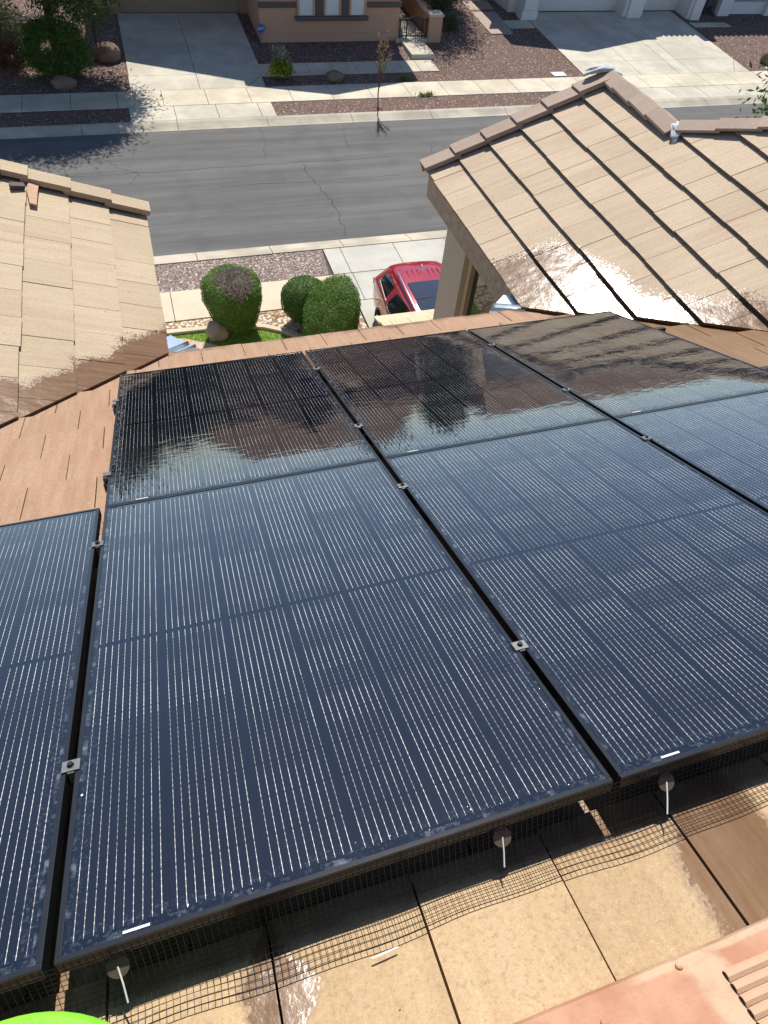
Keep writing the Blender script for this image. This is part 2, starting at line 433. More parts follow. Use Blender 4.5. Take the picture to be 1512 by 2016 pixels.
# cracks in the asphalt
mb = MB()
def crack(pts, w0=.009):
    P = []
    for a, b in zip(pts[:-1], pts[1:]):
        n = 7
        for i in range(n):
            t = i/n; P.append((a[0]+(b[0]-a[0])*t+random.uniform(-.07,.07), a[1]+(b[1]-a[1])*t+random.uniform(-.05,.05)))
    P.append(pts[-1])
    L, Rr = [], []
    for i, p in enumerate(P):
        q = P[min(i+1,len(P)-1)]; r = P[max(i-1,0)]; dx, dy = q[0]-r[0], q[1]-r[1]; l = math.hypot(dx,dy)+1e-6
        ww = w0*random.uniform(.5,1.1)
        L.append((p[0]-dy/l*ww, p[1]+dx/l*ww, ZS+.004)); Rr.append((p[0]+dy/l*ww, p[1]-dx/l*ww, ZS+.004))
    n = len(P); mb.add(L+Rr, [(i, n+i, n+i+1, i+1) for i in range(n-1)])
crack([(5.1,21.2),(5.1,20.3),(5.2,19.9),(5.4,18.7),(5.4,17.4),(5.3,16.7)])
crack([(4.2,23.9),(4.1,22.5),(4.0,21.6)], .005); crack([(7.2,23.9),(6.9,22.8),(6.8,21.8)], .005)
crack([(-.9,22.2),(-.6,21.6),(0,21.2),(-.3,20.5)], .005); crack([(9.8,22),(9.6,21.3),(9.4,20.7)], .005)
crack([(-3,21.2),(1,21.22),(5.0,21.3),(9.5,21.25)], .005); crack([(2.3,20.1),(5.2,19.95),(8,20.0)], .005)
o = mb.build('asphalt_crack', crack_m, fix=False); o['kind'] = 'structure'

def slabs(mb, xs, y0, y1, z0, z1, g=.009, zf=None):
    for a, b in zip(xs[:-1], xs[1:]):
        if zf: mb.hexa([(a+g,y0+g,zf(y0)-.15),(b-g,y0+g,zf(y0)-.15),(b-g,y1-g,zf(y1)-.15),(a+g,y1-g,zf(y1)-.15)],
                       [(a+g,y0+g,zf(y0)),(b-g,y0+g,zf(y0)),(b-g,y1-g,zf(y1)),(a+g,y1-g,zf(y1))])
        else: mb.box(a+g, b-g, y0+g, y1-g, z0, z1)
def frange(a, b, s):
    out = []
    while a < b+1e-6: out.append(a); a += s
    return out
# curbs: rolled profile
def curb(name, y_st, y_bk, xs):
    mb = MB(); s = 1 if y_bk > y_st else -1; g = .008
    prof = [(y_st, ZS+.008), (y_st+s*.10, ZS+.020), (y_st+s*.25, ZS+.06), (y_st+s*.40, ZW-.012), (y_bk-s*.006, ZW+.002)]
    for a, b in zip(xs[:-1], xs[1:]):
        n = len(prof); vs = []
        for X_ in (a+g, b-g):
            vs += [(X_, y, z) for y, z in prof]+[(X_, prof[-1][0], -8.7), (X_, prof[0][0], -8.7)]
        k = n+2
        fs = [(i, (i+1)%k, k+(i+1)%k, k+i) for i in range(k)]+[tuple(range(k)), tuple(range(2*k-1, k-1, -1))]
        mb.add(vs, fs)
    o = mb.build(name, conc_curb); o['kind'] = 'structure'
curb('far_curb', 23.98, 24.52, frange(-28.8, 70, 3.03))
curb('near_curb', 16.55, 15.98, frange(-28.6, 70, 1.98))
# bed of dirt under the slabs
sheet('joint_bed', joint_m, [(-60,24.3,-8.44),(90,24.3,-8.44),(90,27.2,-8.44),(-60,27.2,-8.44)])
sheet('near_joint_bed', joint_m, [(-60,7.0,-8.44),(90,7.0,-8.44),(90,16.2,-8.44),(-60,16.2,-8.44)])
# far sidewalk and aprons
mb = MB(); slabs(mb, frange(-20.06, 60, 1.52), 25.69, 27.05, -8.6, ZW); o = mb.build('far_sidewalk', conc_far); o['kind'] = 'structure'
mb = MB(); slabs(mb, [.03,1.52,2.95,4.42,4.93], 24.53, 25.68, -8.6, ZW-.003)
slabs(mb, [17.3,18.6,20.1,21.6,23.1,24.6,26.1,27.9], 24.53, 25.68, -8.6, ZW-.003); o = mb.build('driveway_apron', conc_drive); o['kind'] = 'structure'
mb = MB()
for a, b in ((-60,.03),(4.95,17.3),(27.9,90)):
    mb.add([(a,24.53,ZW-.02),(b,24.53,ZW-.02),(b,25.68,ZW-.02),(a,25.68,ZW-.02)], [(0,1,2,3)])
    if a == 4.95: mb.v[-4] = (4.88,24.53,ZW-.02)
o = mb.build('gravel_strip', gravel_far, fix=False); o['kind'] = 'structure'
ys = [27.06, 34.2]
mb = MB()
for a, b in ((-60,60.),):
    mb.add([(a,27.06,gz(27.06)-.012),(90,27.06,gz(27.06)-.012),(90,34.25,gz(34.25)-.012),(a,34.25,gz(34.25)-.012),(90,60,gz(34.25)-.012),(a,60,gz(34.25)-.012)], [(0,1,2,3),(3,2,4,5)])
o = mb.build('gravel_yard', gravel_far, fix=False); o['kind'] = 'structure'
# driveways across the street (poured slabs with joints)
dz = lambda y: gz(y)+.02
mb = MB()
slabs(mb, [.20,2.62,5.02], 27.06, 28.25, 0, 0, .009, dz); slabs(mb, [.22,2.62,5.10], 28.25, 33.98, 0, 0, .009, dz)
o = mb.build('driveway', conc_drive); o['kind'] = 'structure'
mb = MB()
xs = [18.55,21.3,23.25,23.95,27.0]
slabs(mb, xs, 27.06, 28.45, 0, 0, .009, dz); slabs(mb, xs, 28.45, 33.9, 0, 0, .009, dz)
o = mb.build('wide_driveway', conc_drive); o['kind'] = 'structure'
# small diagonal crack joints on the driveway corners
mb = MB()
for (a, b) in (((4.35,27.1),(4.95,27.95)),((26.2,27.1),(26.95,28.3))):
    z0, z1 = dz(a[1])+.003, dz(b[1])+.003
    mb.add([(a[0]-.012,a[1],z0),(a[0]+.012,a[1],z0),(b[0]+.012,b[1],z1),(b[0]-.012,b[1],z1)], [(0,1,2,3)])
o = mb.build('driveway_crack', joint_m, fix=False); o['kind'] = 'structure'
# walkways of the left house
mb = MB(); slabs(mb, [5.03,6.0,6.95,7.9,8.85,9.8,10.75,11.5,12.28], 27.98, 29.0, 0, 0, .009, dz)
mb.hexa([(11.45,29.12,-8.4),(12.42,29.12,-8.4),(12.5,30.75,-8.4),(11.5,30.75,-8.4)], [(11.45,29.12,-8.12),(12.42,29.12,-8.12),(12.5,30.75,-8.12),(11.5,30.75,-8.12)])
mb.box(11.30,12.75,30.78,40,-8.4,-8.105)
o = mb.build('front_walkway', conc_far); o['kind'] = 'structure'
M = Mat('paver_brick', .9, .2)
bt = M.nt.nodes.new('ShaderNodeTexBrick'); M.nt.links.new(M.pos, bt.inputs['Vector']); bt.inputs['Scale'].default_value = 9
bt.inputs['Color1'].default_value = (.40,.31,.25,1); bt.inputs['Color2'].default_value = (.48,.38,.31,1); bt.inputs['Mortar'].default_value = (.25,.2,.16,1)
M.color(bt.outputs[0]); paver_m = M.m
mb = MB(); mb.hexa([(16.0,31.46,-8.4),(17.1,31.5,-8.4),(17.45,35.5,-8.4),(16.1,35.5,-8.4)], [(16.0,31.46,dz(31.46)+.01),(17.1,31.5,dz(31.5)+.01),(17.45,35.5,dz(35.5)+.01),(16.1,35.5,dz(35.5)+.01)])
o = mb.build('paver_path', paver_m); o['kind'] = 'structure'
mb = MB(); mb.hexa([(17.6,32.2,-8.4),(18.5,32.2,-8.4),(18.5,33.0,-8.4),(17.2,33.0,-8.4)], [(17.2,32.1,dz(32.1)),(18.5,32.1,dz(32.1)),(18.5,32.95,dz(32.95)),(17.2,32.95,dz(32.95))])
mb.box(27.25,29.4,32.0,34.5,-8.5,-8.13)
o = mb.build('entry_slab', conc_far); o['kind'] = 'structure'

# near side of the street
mb = MB(); slabs(mb, frange(-10.10, 3.3, 1.48)+[4.70], 13.52, 14.72, -8.6, ZW); o = mb.build('near_sidewalk', conc_warm); o['kind'] = 'structure'
mb = MB()
slabs(mb, [4.45,4.93,6.45,8.0,9.6,11.0], 14.74, 15.96, -8.6, ZW-.002)
slabs(mb, [4.72,4.95,6.3,8.0,9.6,11.0], 13.52, 14.72, -8.6, ZW+.001)
slabs(mb, [4.72,6.3,8.0,9.6,11.0], 11.9, 13.5, -8.6, ZW+.006); slabs(mb, [4.72,6.3,8.0,9.6,11.0], 7.95, 11.88, -8.6, ZW+.012)
o = mb.build('near_driveway', conc_near); o['kind'] = 'structure'
mb = MB()
z0, z1 = ZW+.009, ZW+.011
mb.add([(4.80,12.0,z0),(4.83,12.0,z0),(5.25,12.9,z1),(5.22,12.9,z1)], [(0,1,2,3)]); o = mb.build('near_driveway_crack', joint_m, fix=False); o['kind'] = 'structure'
sheet('near_gravel_strip', gravel_near, [(-60,14.74,ZW-.02),(4.33,14.74,ZW-.02),(4.43,15.97,ZW-.02),(-60,15.97,ZW-.02)])
sheet('pebble_bed', gravel_bed, [(-60,3.0,ZW-.025),(4.70,3.0,ZW-.025),(4.70,13.51,ZW-.025),(-60,13.51,ZW-.025)])
# small lawn behind a poured concrete edging
lawn_pts = [(-.6,13.02),(.45,12.98),(1.0,12.97),(1.7,12.93),(2.2,12.78),(2.62,12.55),(2.95,12.22),(3.05,11.8),(2.9,11.2),(1.5,10.8),(.2,11.4),(-.6,12.0)]
mb = MB(); mb.add([(x,y,ZW+.004) for x,y in lawn_pts], [tuple(range(len(lawn_pts)-1,-1,-1))]); o = mb.build('lawn', lawn_m, fix=False); o['kind'] = 'structure'
mb = MB()
def inpoly(x, y, P):
    c = False
    for i in range(len(P)):
        (x1,y1),(x2,y2) = P[i], P[i-1]
        if (y1>y) != (y2>y) and x < (x2-x1)*(y-y1)/(y2-y1)+x1: c = not c
    return c
for i in range(9000):
    x, y = random.uniform(-.6,3.05), random.uniform(11.2,13.02)
    if inpoly(x, y, lawn_pts):
        a = random.uniform(0,6.28); h = random.uniform(.03,.06); lx, ly = random.uniform(-.03,.03), random.uniform(-.03,.03)
        mb.add([(x-.006*math.cos(a),y-.006*math.sin(a),ZW+.003),(x+.006*math.cos(a),y+.006*math.sin(a),ZW+.003),(x+lx,y+ly,ZW+h)], [(0,1,2)])
o = mb.build('lawn_grass', blade_m, fix=False); tag(o, 'short green grass on the small front lawn', 'grass', kind='stuff')
mb = MB()
edge = [(-.6,13.08),(.45,13.06),(1.0,13.05),(1.75,13.0),(2.27,12.86),(2.70,12.60),(3.05,12.26),(3.16,11.8),(3.05,11.2)]
def ribbon(mb, P, w_, z0, z1):
    L, Q = [], []
    for i, p in enumerate(P):
        q = P[min(i+1,len(P)-1)]; r = P[max(i-1,0)]; dx, dy = q[0]-r[0], q[1]-r[1]; l = math.hypot(dx,dy)
        L.append((p[0]-dy/l*w_, p[1]+dx/l*w_)); Q.append((p[0]+dy/l*w_, p[1]-dx/l*w_))
    for i in range(len(P)-1):
        b = [Q[i], Q[i+1], L[i+1], L[i]]
        mb.hexa([(x,y,z0) for x,y in b], [(x,y,z1) for x,y in b])
ribbon(mb, edge, .065, -8.5, ZW+.07)
o = mb.build('lawn_edging', conc_warm); tag(o, 'curved cream concrete edging around the small lawn', 'edging')
mb = MB(); ribbon(mb, [(-.3,12.75),(.35,12.62),(.95,12.28),(1.35,11.9)], .17, -8.5, ZW+.03)
o = mb.build('garden_path', plain('pink_stained_concrete', (.56,.40,.30), .9, var=.3, vs=5)); o['kind'] = 'structure'

# ------------------------------------------------------------------ own house
house = empty('tiled_house', (0,3,ZW))
tag(house, 'house in the foreground, sandy flat tile roofs with two front gables, solar panels on it', 'house')
def part(mb, name, mat, smooth=False, fix=True, parent=house):
    o = mb.build(name, mat, None, smooth, fix)
    o.parent = parent
    o.matrix_parent_inverse = Matrix.Translation(parent.location).inverted() if parent.type == 'EMPTY' else Matrix.Identity(4)
    return o
def lay_tiles(mb, toworld, width, expo, u0, u1, ncourse, planes, off=.15, tk=.034, bottoms=True, drop=.026, u_anchor=0., regions=None):
    """toworld(u, s, h): u along the eave, s up the slope, h above the roof plane"""
    for c in range(ncourse):
        s0, s1 = c*expo, (c+1)*expo
        k0 = math.floor((u0-u_anchor)/width)-2
        u = u_anchor+k0*width+(off if c % 2 else 0)
        while u < u1+width:
            j = random.uniform(-.003,.003); js = random.uniform(-.006,.006); jh = random.uniform(-.002,.003)
            base = [(u+.0025,s0+js),(u+width-.0025,s0+js+random.uniform(-.003,.003)),(u+width-.0025,s1+.012),(u+.0025,s1+.012)]
            for pl in (regions or [planes]):
                P = clip(base, pl)
                if len(P) < 3: continue
                top = [toworld(a, b, tk*.5+jh-drop*((b-s0)/expo)+j*(a-u)*.5) for a, b in P]
                bot = [toworld(a, b, tk*.5-tk*(.55+.45*((b-s0)/expo))-drop*((b-s0)/expo)) for a, b in P]
                mb.prism(bot, top)
            u += width
EV = 4.32                                            # eave of the main slope in v
def W_main(u, s, h): return PF(u, EV-s, TOFF+h)
def W_right(u, s, h): return Vector((3.18+s*CS-SN*h, u, -1.77+s*SN+CS*h))
def W_left(u, s, h): return Vector((.287-s*CS+SN*h, u, -1.77+s*SN+CS*h))
# main slope: u = X, bounded by the two valleys
Y_e = 3.93
gapv = .03
mp_planes = [(-1, -CS, -(.287)+gapv*0+0.0), (1, -CS, 3.18)]      # X >= .287 - s*CS ; X <= 3.18 + s*CS
mp_planes += [(-1,0,3.6),(1,0,7.2)]
mb = MB(); lay_tiles(mb, W_main, .3075, .330, -3.7, 7.2, 22, mp_planes, .155, u_anchor=.822-.3075*3-.155*0)
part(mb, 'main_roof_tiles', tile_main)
# right gable wing: u = Y
VR = lambda: None
hipA = [(-1, -CS, -Y_e+.035), (1, 0, 6.40), (-1, 0, -5.2), (0, 1, 2.06)]
hipB = [(-1, -CS, -Y_e+.035), (1, 0, 5.2), (1, CS, 5.2+1.93), (-1,0,2.5)]
mb = MB(); lay_tiles(mb, W_right, .3075, .345, -2.5, 6.4, 20, None, .15, tk=.050, drop=.034, u_anchor=6.40-.3075*22, regions=[hipA, hipB])
part(mb, 'side_roof_tiles', tile_right)
mb = MB(); lay_tiles(mb, W_left, .3075, .320, .3, 5.97, 12, [(-1, -CS, -Y_e+.035), (1,0,5.97), (-1,0,-.3), (0,1,3.9)], .15, tk=.030, drop=.026, u_anchor=5.97-.3075*20)
part(mb, 'side_roof_tiles', tile_left)
# roof decks below the tiles (sloped slabs)
def deck(mb, P, t=.16):
    P = [Vector(p) for p in P]; mb.prism([p-Vector((0,0,t)) for p in P], P)
mb = MB()
d = -.035
deck(mb, [W_main(.30,.03,d), W_main(3.17,.03,d), W_main(3.17+7.0*CS,7.0,d), W_main(.30-7.0*CS,7.0,d)])
deck(mb, [W_right(3.96,.03,d), W_right(6.36,.03,d), W_right(6.36,2.06,d), W_right(5.2,2.06,d), W_right(-.2,7.2,d), W_right(-2.6,7.2,d)])
deck(mb, [W_left(3.96,.03,d), W_left(.35,3.95,d), W_left(5.93,3.95,d), W_left(5.93,.03,d)])
# hidden far slopes of the wings and of the main hip
deck(mb, [(5.12,6.36,-1.02), (5.12,5.15,-1.02), (7.0,5.15,-1.80), (7.0,6.36,-1.80)])
deck(mb, [(5.17,5.12,-.96), W_right(-.2,7.2,-.02), (12.0,-.2,1.0), (12.0,5.12,-1.1), (7.0,5.12,-1.1)])
deck(mb, [W_left(.35,3.95,d), (-7.0,.35,-1.8), (-7.0,5.93,-1.8), W_left(5.93,3.95,d)])
part(mb, 'roof_deck', deck_m)
# walls
mb = MB()
mb.box(3.45,3.75,5.63,6.18,-8.5,-1.72)                 # front corner pier of the right wing
mb.box(3.60,3.75,3.3,5.64,-8.5,-1.72)
mb.box(3.75,9.0,6.0,6.18,-8.5,-1.75)
mb.add([(3.45,6.18,-1.72),(6.8,6.18,-1.72),(5.12,6.18,-1.1)],[(0,1,2)])
mb.box(-5.9,.0,5.55,5.75,-8.5,-1.75); mb.box(-.15,.02,3.3,5.55,-8.5,-1.75)
mb.box(-.1,3.6,3.28,3.42,-8.5,-1.9)
mb.box(3.62,9.2,7.75,7.9,-8.5,-5.1)                    # front wall of the ground-floor garage
part(mb, 'wall', stucco_own)
# recessed tall window on the courtyard side of the right wing
mb = MB()
mb.box(3.50,3.60,5.53,5.62,-3.9,-2.05); mb.box(3.50,3.60,3.55,3.63,-3.9,-2.05)
mb.box(3.50,3.60,3.55,5.62,-4.0,-3.9); mb.box(3.50,3.60,3.55,5.62,-2.05,-1.9)
win = part(mb, 'window', plain('tan_window_frame', (.42,.33,.20), .6))
mb = MB(); mb.box(3.555,3.585,3.63,5.53,-3.9,-2.05); o = part(mb, 'pane', glass_dark); o.parent = win; o.matrix_parent_inverse = win.matrix_parent_inverse @ Matrix.Identity(4); o.matrix_parent_inverse = Matrix.Identity(4)
mb = MB(); mb.tube([(3.53,5.50,-3.15),(3.53,5.15,-3.55)], .005); o = part(mb, 'window_stay', paper_m)
# fascia boards under the eaves and rakes
mb = MB()
mb.box(3.21,3.25,3.99,6.33,-2.02,-1.80); 
mb.box(.215,.255,3.99,5.9,-2.02,-1.80)
mb.box(.33,3.12,3.86,3.90,-2.05,-1.86)
def rakeboard(mb, W, y0, y1, s1, hb=.24):
    a, b = W(y0,.03,-.06), W(y0,s1,-.06); c, e = W(y1,.03,-.06), W(y1,s1,-.06); dz_ = Vector((0,0,-hb))
    mb.hexa([a+dz_,c+dz_,e+dz_,b+dz_],[a,c,e,b])
rakeboard(mb, W_right, 6.31, 6.35, 2.05); rakeboard(mb, W_left, 5.88, 5.92, 3.9)
part(mb, 'fascia', wood_fascia)
mb = MB()                                                # soffit under the right wing
mb.box(3.25,3.60,3.6,6.31,-1.99,-1.94); mb.box(3.45,6.8,6.18,6.31,-1.99,-1.96)
part(mb, 'soffit', wood_fascia)
# rake caps: overlapping L-shaped pieces, lower end of each proud of the piece below
def rake_caps(W, y_in, y_out, s_start, n, pitch, lift):
    mb = MB()
    for i in range(n):
        a, b = s_start+i*pitch-.02, s_start+(i+1)*pitch+.03
        h0, h1 = lift+.016, lift-.012; t = .022
        jy = random.uniform(-.008,.008)
        yi, yo = y_in+jy, y_out+jy
        mb.hexa([W(yi,a,h0-t),W(yo,a,h0-t),W(yo,b,h1-t),W(yi,b,h1-t)], [W(yi,a,h0),W(yo,a,h0),W(yo,b,h1),W(yi,b,h1)])
        mb.hexa([W(yo+.001,a,h0-.12),W(yo+.024,a,h0-.12),W(yo+.024,b,h1-.12),W(yo+.001,b,h1-.12)], [W(yo+.001,a,h0),W(yo+.024,a,h0),W(yo+.024,b,h1),W(yo+.001,b,h1)])
        mb.hexa([W(yi-.001,a,h0-.045),W(yi+.014,a,h0-.045),W(yi+.014,b,h1-.045),W(yi-.001,b,h1-.045)], [W(yi-.001,a,h0-t),W(yi+.014,a,h0-t),W(yi+.014,b,h1-t),W(yi-.001,b,h1-t)])
    return mb
part(rake_caps(W_right, 6.27, 6.43, 0.0, 6, .345, .075), 'rake_caps', tile_cap)
part(rake_caps(W_left, 5.82, 5.97, 0.0, 12, .325, .070), 'rake_caps', tile_left)
# ridge and hip caps: bent pieces
def caps(pts_from, pts_to, side_drop, half, n, lift=.055):
    mb = MB(); a, b = Vector(pts_from), Vector(pts_to); d = (b-a); L = d.length; d.normalize()
    sd = d.cross(Vector((0,0,1))).normalized(); pit = L/n
    for i in range(n):
        p, q = a+d*(i*pit-.02), a+d*((i+1)*pit+.03)
        for (s_) in (1,-1):
            def pt(base, w_, h): return base+sd*(s_*w_)+Vector((0,0,h-abs(w_)*side_drop))
            h0, h1 = lift+.010, lift-.010; t = .022
            lo = [pt(p,0,h0-t),pt(q,0,h1-t),pt(q,half,h1-t),pt(p,half,h0-t)]
            hi = [pt(p,0,h0),pt(q,0,h1),pt(q,half,h1),pt(p,half,h0)]
            mb.hexa(lo, hi)
    return mb
part(caps((5.11,6.42,-.95),(5.11,5.15,-.95),.42,.135,4), 'ridge_caps', tile_cap)
part(caps((5.15,5.16,-.94),(7.2,3.11,-.07),.30,.14,9), 'hip_caps', tile_cap)
# mortar at the cap ends
def blob(mb, c, r, n=10, m_=14, seed=0, amp=.22):
    rr = random.Random(seed); ph = [rr.uniform(0,6.28) for _ in range(6)]
    vs = []
    for i in range(n+1):
        t = math.pi*i/n
        for j in range(m_):
            p = 2*math.pi*j/m_
            k = 1+amp*(math.sin(3*p+ph[0])*math.sin(2*t+ph[1])*.6+.5*math.sin(5*p+ph[2]+4*t)+.35*math.sin(7*t+ph[3]+2*p)*math.sin(t))*math.sin(t)
            vs.append((c[0]+r[0]*k*math.sin(t)*math.cos(p), c[1]+r[1]*k*math.sin(t)*math.sin(p), c[2]+r[2]*k*math.cos(t)))
    fs = [(i*m_+j, i*m_+(j+1)%m_, (i+1)*m_+(j+1)%m_, (i+1)*m_+j) for i in range(n) for j in range(m_)]
    mb.add(vs, fs)
for ctr, rad, ang, sd_, tl in (((5.03,6.45,-.895),(.19,.060,.030),0,31,0),((5.105,5.13,-.925),(.14,.055,.030),R(48),32,.0)):
    mb = MB(); blob(mb, (0,0,0), rad, 18, 22, sd_, .42)
    for i, p in enumerate(mb.v):
        x, y, z = p; z -= .9*x*x+ (.0 if ang == 0 else .25*(-x if x < 0 else 0)); q = Matrix.Rotation(ang,3,'Z')@Vector((x,y,z)); mb.v[i] = tuple(q+Vector(ctr))
    part(mb, 'mortar', mortar_m, smooth=True)
# broken red piece of tile wedged on the left slope, and two dark chips beside it
mb = MB()
P = [(5.93,.94),(5.95,.86),(5.70,.875),(5.48,.88),(5.48,.93),(5.70,.955)]
mb.prism([W_left(a,b,.02) for a,b in P][::-1], [W_left(a,b,.035) for a,b in P][::-1])
part(mb, 'tile_shard', red_patch)
# plumbing vent at the left
mb = MB(); mb.lathe([(.055,-.3),(.055,.25),(.048,.25),(.048,.2)], (-.80,5.84,-1.32), 18); part(mb, 'vent_pipe', pipe_m, smooth=False)
mb = MB(); P = [(5.70,1.08),(5.75,.98),(5.70,.965),(5.64,1.07)]
mb.prism([W_left(a,b,.02) for a,b in P], [W_left(a,b,.05) for a,b in P]); part(mb, 'tile_chip', pipe_m)
# valley flashing: W-shaped galvanised strips that stick out past the eaves
def valley(x0, sgn):
    mb = MB(); prof = [(-.24,0),(-.062,0),(-.05,.032),(-.038,0),(.038,0),(.05,.032),(.062,0),(.24,0)]
    row = []
    for t in (-.03, .185):
        for w_, h in prof:
            aw = abs(w_); tt = t-(.03*aw/.24 if t > 0 else 0)
            bx = tt; by = Y_e-.02+tt; z0 = -1.812-.4167*tt
            if w_ < 0: q = (x0+sgn*(bx-aw*.5), by+aw*.5, z0+.4167*aw*.5+h)
            else: q = (x0+sgn*(bx+aw*.5), by-aw*.5, z0+.4167*aw*.5+h)
            row.append(q)
    n = len(prof); mb.add(row, [(i, i+1, n+i+1, n+i) for i in range(n-1)])
    return mb
o = part(valley(.285, 1), 'valley_flashing', galv_m, fix=False); 
o2 = part(valley(3.18, -1), 'valley_flashing', galv_m, fix=False)
for q in (o, o2):
    md = q.modifiers.new('solid', 'SOLIDIFY'); md.thickness = .006
# ground-floor tile roof over the garage, seen below the main eave
def W_low(u, s, h): return Vector((u, 8.29-s*CS+SN*h*1.0, -5.0+s*SN+CS*h))
mb = MB(); lay_tiles(mb, W_low, .31, .33, 3.39, 9.3, 7, [(-1,0,-3.39),(1,0,9.3),(0,1,2.1)], .155, u_anchor=3.39)
part(mb, 'garage_roof_tiles', tile_mat('pale_roof_tile', (.56,.42,.26), (.68,.55,.38), None, None, 'u'))
mb = MB()
deck(mb, [W_low(3.41,.03,-.04),W_low(9.2,.03,-.04),W_low(9.2,2.15,-.04),W_low(3.41,2.15,-.04)], .30)
part(mb, 'garage_roof_edge', plain('grey_fascia', (.16,.13,.115), .9))
# low profile attic vent near the camera: raised pan with louvre ribs
def vent_part():
    # local coords: a along +u from lower-left corner, b up-slope (toward -v)
    def T(u, v, n): return PF(u, v, TOFF+n)
    v0 = -.285
    mb = MB()
    rows = [(-.285,.012),(-.295,.030),(-.33,.040),(-.45,.048),(-.62,.050),(-.75,.03)]
    cols = [.62,.66,.75,.95,1.20,1.255,1.32,1.36,1.50,1.62]
    def hh(u, k): 
        return k
    vs = []; n = len(cols)
    for (v, k) in rows:
        for u in cols:
            edge_ = min(1.0, max(0.0, (u-.60)/.1))
            bulge = .010*math.exp(-((u-1.30)/.06)**2) if k < .045 else 0
            vs.append(T(u, v+.0*(u-1), k*(.5+.5*edge_)+bulge))
    fs = [(i*n+j, i*n+j+1, (i+1)*n+j+1, (i+1)*n+j) for i in range(len(rows)-1) for j in range(n-1)]
    mb.add(vs, fs)
    vs0 = [T(u, -.280, 0.0) for u in cols]
    mb.add(vs0+[T(u, -.285, .012*(.5+.5*min(1.0, max(0.0,(u-.60)/.1)))) for u in cols], [(j, j+1, n+j+1, n+j) for j in range(n-1)])
    o = part(mb, 'roof_vent', vent_m, smooth=False); 
    def hgt(v): 
        for (a, ka), (b, kb) in zip(rows[:-1], rows[1:]):
            if b <= v <= a: return ka+(kb-ka)*(a-v)/(a-b)
        return .012
    mb = MB()
    for i in range(13):
        v = -.352-i*.021; ua = 1.150-i*.0012; ub = 1.50
        mb.tube([T(ua, v, hgt(v)+.0005), T(ua+.03, v, hgt(v)+.002), T(ub, v, hgt(v)+.002)], [.0105,.0108,.0108], 8)
    for i in range(13):
        v = -.352-i*.021; ua = 1.150-i*.0012
        m2 = MB(); m2.tube([T(ua-.0012, v+.0015, hgt(v)+.001), T(ua+.004, v+.0015, hgt(v)+.001)], [.0075,.0075], 10); sl = part(m2, 'louvre_slot', deck_m); sl.parent = o; sl.matrix_parent_inverse = Matrix.Identity(4)
    l_ = part(mb, 'louvres', dust_m); l_.parent = o; l_.matrix_parent_inverse = Matrix.Identity(4)
    for (u, v) in ((1.085,-.308),(.90,-.345)):
        mb = MB(); mb.lathe([(.0075,0),(.0065,.003),(.004,.0045),(.001,.005)], T(u, v, hgt(v)+.003), 10, Matrix.Rotation(-TH,3,'X'))
        r_ = part(mb, 'rivet', vent_m); r_.parent = o; r_.matrix_parent_inverse = Matrix.Identity(4)
    return o
vent_part()

# ------------------------------------------------------------------ solar panels
def make_panel():
    root = empty('solar_panel'); lip, H = .011, .035
    mb = MB()
    mb.box(0,PW,0,lip,-H,0); mb.box(0,PW,PL-lip,PL,-H,0); mb.box(0,lip,lip,PL-lip,-H,0); mb.box(PW-lip,PW,lip,PL-lip,-H,0)
    mb.box(0,PW,lip,.03,-H,-H+.002)
    fr = mb.build('frame', frame_m, root)
    bv = fr.modifiers.new('bevel','BEVEL'); bv.width = .0022; bv.segments = 3
    mb = MB(); z0 = -.0022
    mb.add([(lip,lip,z0),(PW-lip,lip,z0),(PW-lip,PL-lip,z0),(lip,PL-lip,z0)], [(0,1,2,3)])
    g = mb.build('glass', glass_m, root, fix=False)
    mb = MB(); mb.add([(lip,lip,-.008),(PW-lip,lip,-.008),(PW-lip,PL-lip,-.008),(lip,PL-lip,-.008)], [(3,2,1,0)]); mb.build('backsheet', back_m, root, fix=False)
    mb = MB(); mb.box(.115,.163,.0150,.0200,-.0021,-.0014); b = mb.build('barcode_label', BAR, root)
    return root
M = Mat('barcode_paper', .5, .3); x, y, z = M.xyz(M.obj)
bars = M.noise(M.vec(x*900.0, 0.0, 0.0), 1.0, 1).gt(.52)*(y.gt(.0164))
M.color(M.mix(bars*.8, (.75,.77,.78), (.12,.12,.13))); BAR = M.m
proto = make_panel(); first = True
names = {(-1,0):'black solar panel at the left picture edge, beside the bare red tiles',
 (0,0):'large black solar panel in the near centre with its whole near edge in view',
 (1,0):'black solar panel right of the near centre one, its near edge above the vent',
 (2,0):'black solar panel at the right edge of the picture in the near row',
 (0,1):'dark wet solar panel of the far row, leftmost, next to the red tiles',
 (1,1):'wet solar panel in the middle of the far row, mirroring the house opposite',
 (2,1):'wet solar panel at the right of the far row, mirroring the tiled side roof'}
for (c_, r_), lab in names.items():
    o = proto if first else copy_tree(proto); first = False
    o.location = PF(c_*(PW+GAP), r_*(PL+.002), 0); o.rotation_euler = PROT
    tag(o, lab, 'solar panel', 'solar panels on the main roof slope')
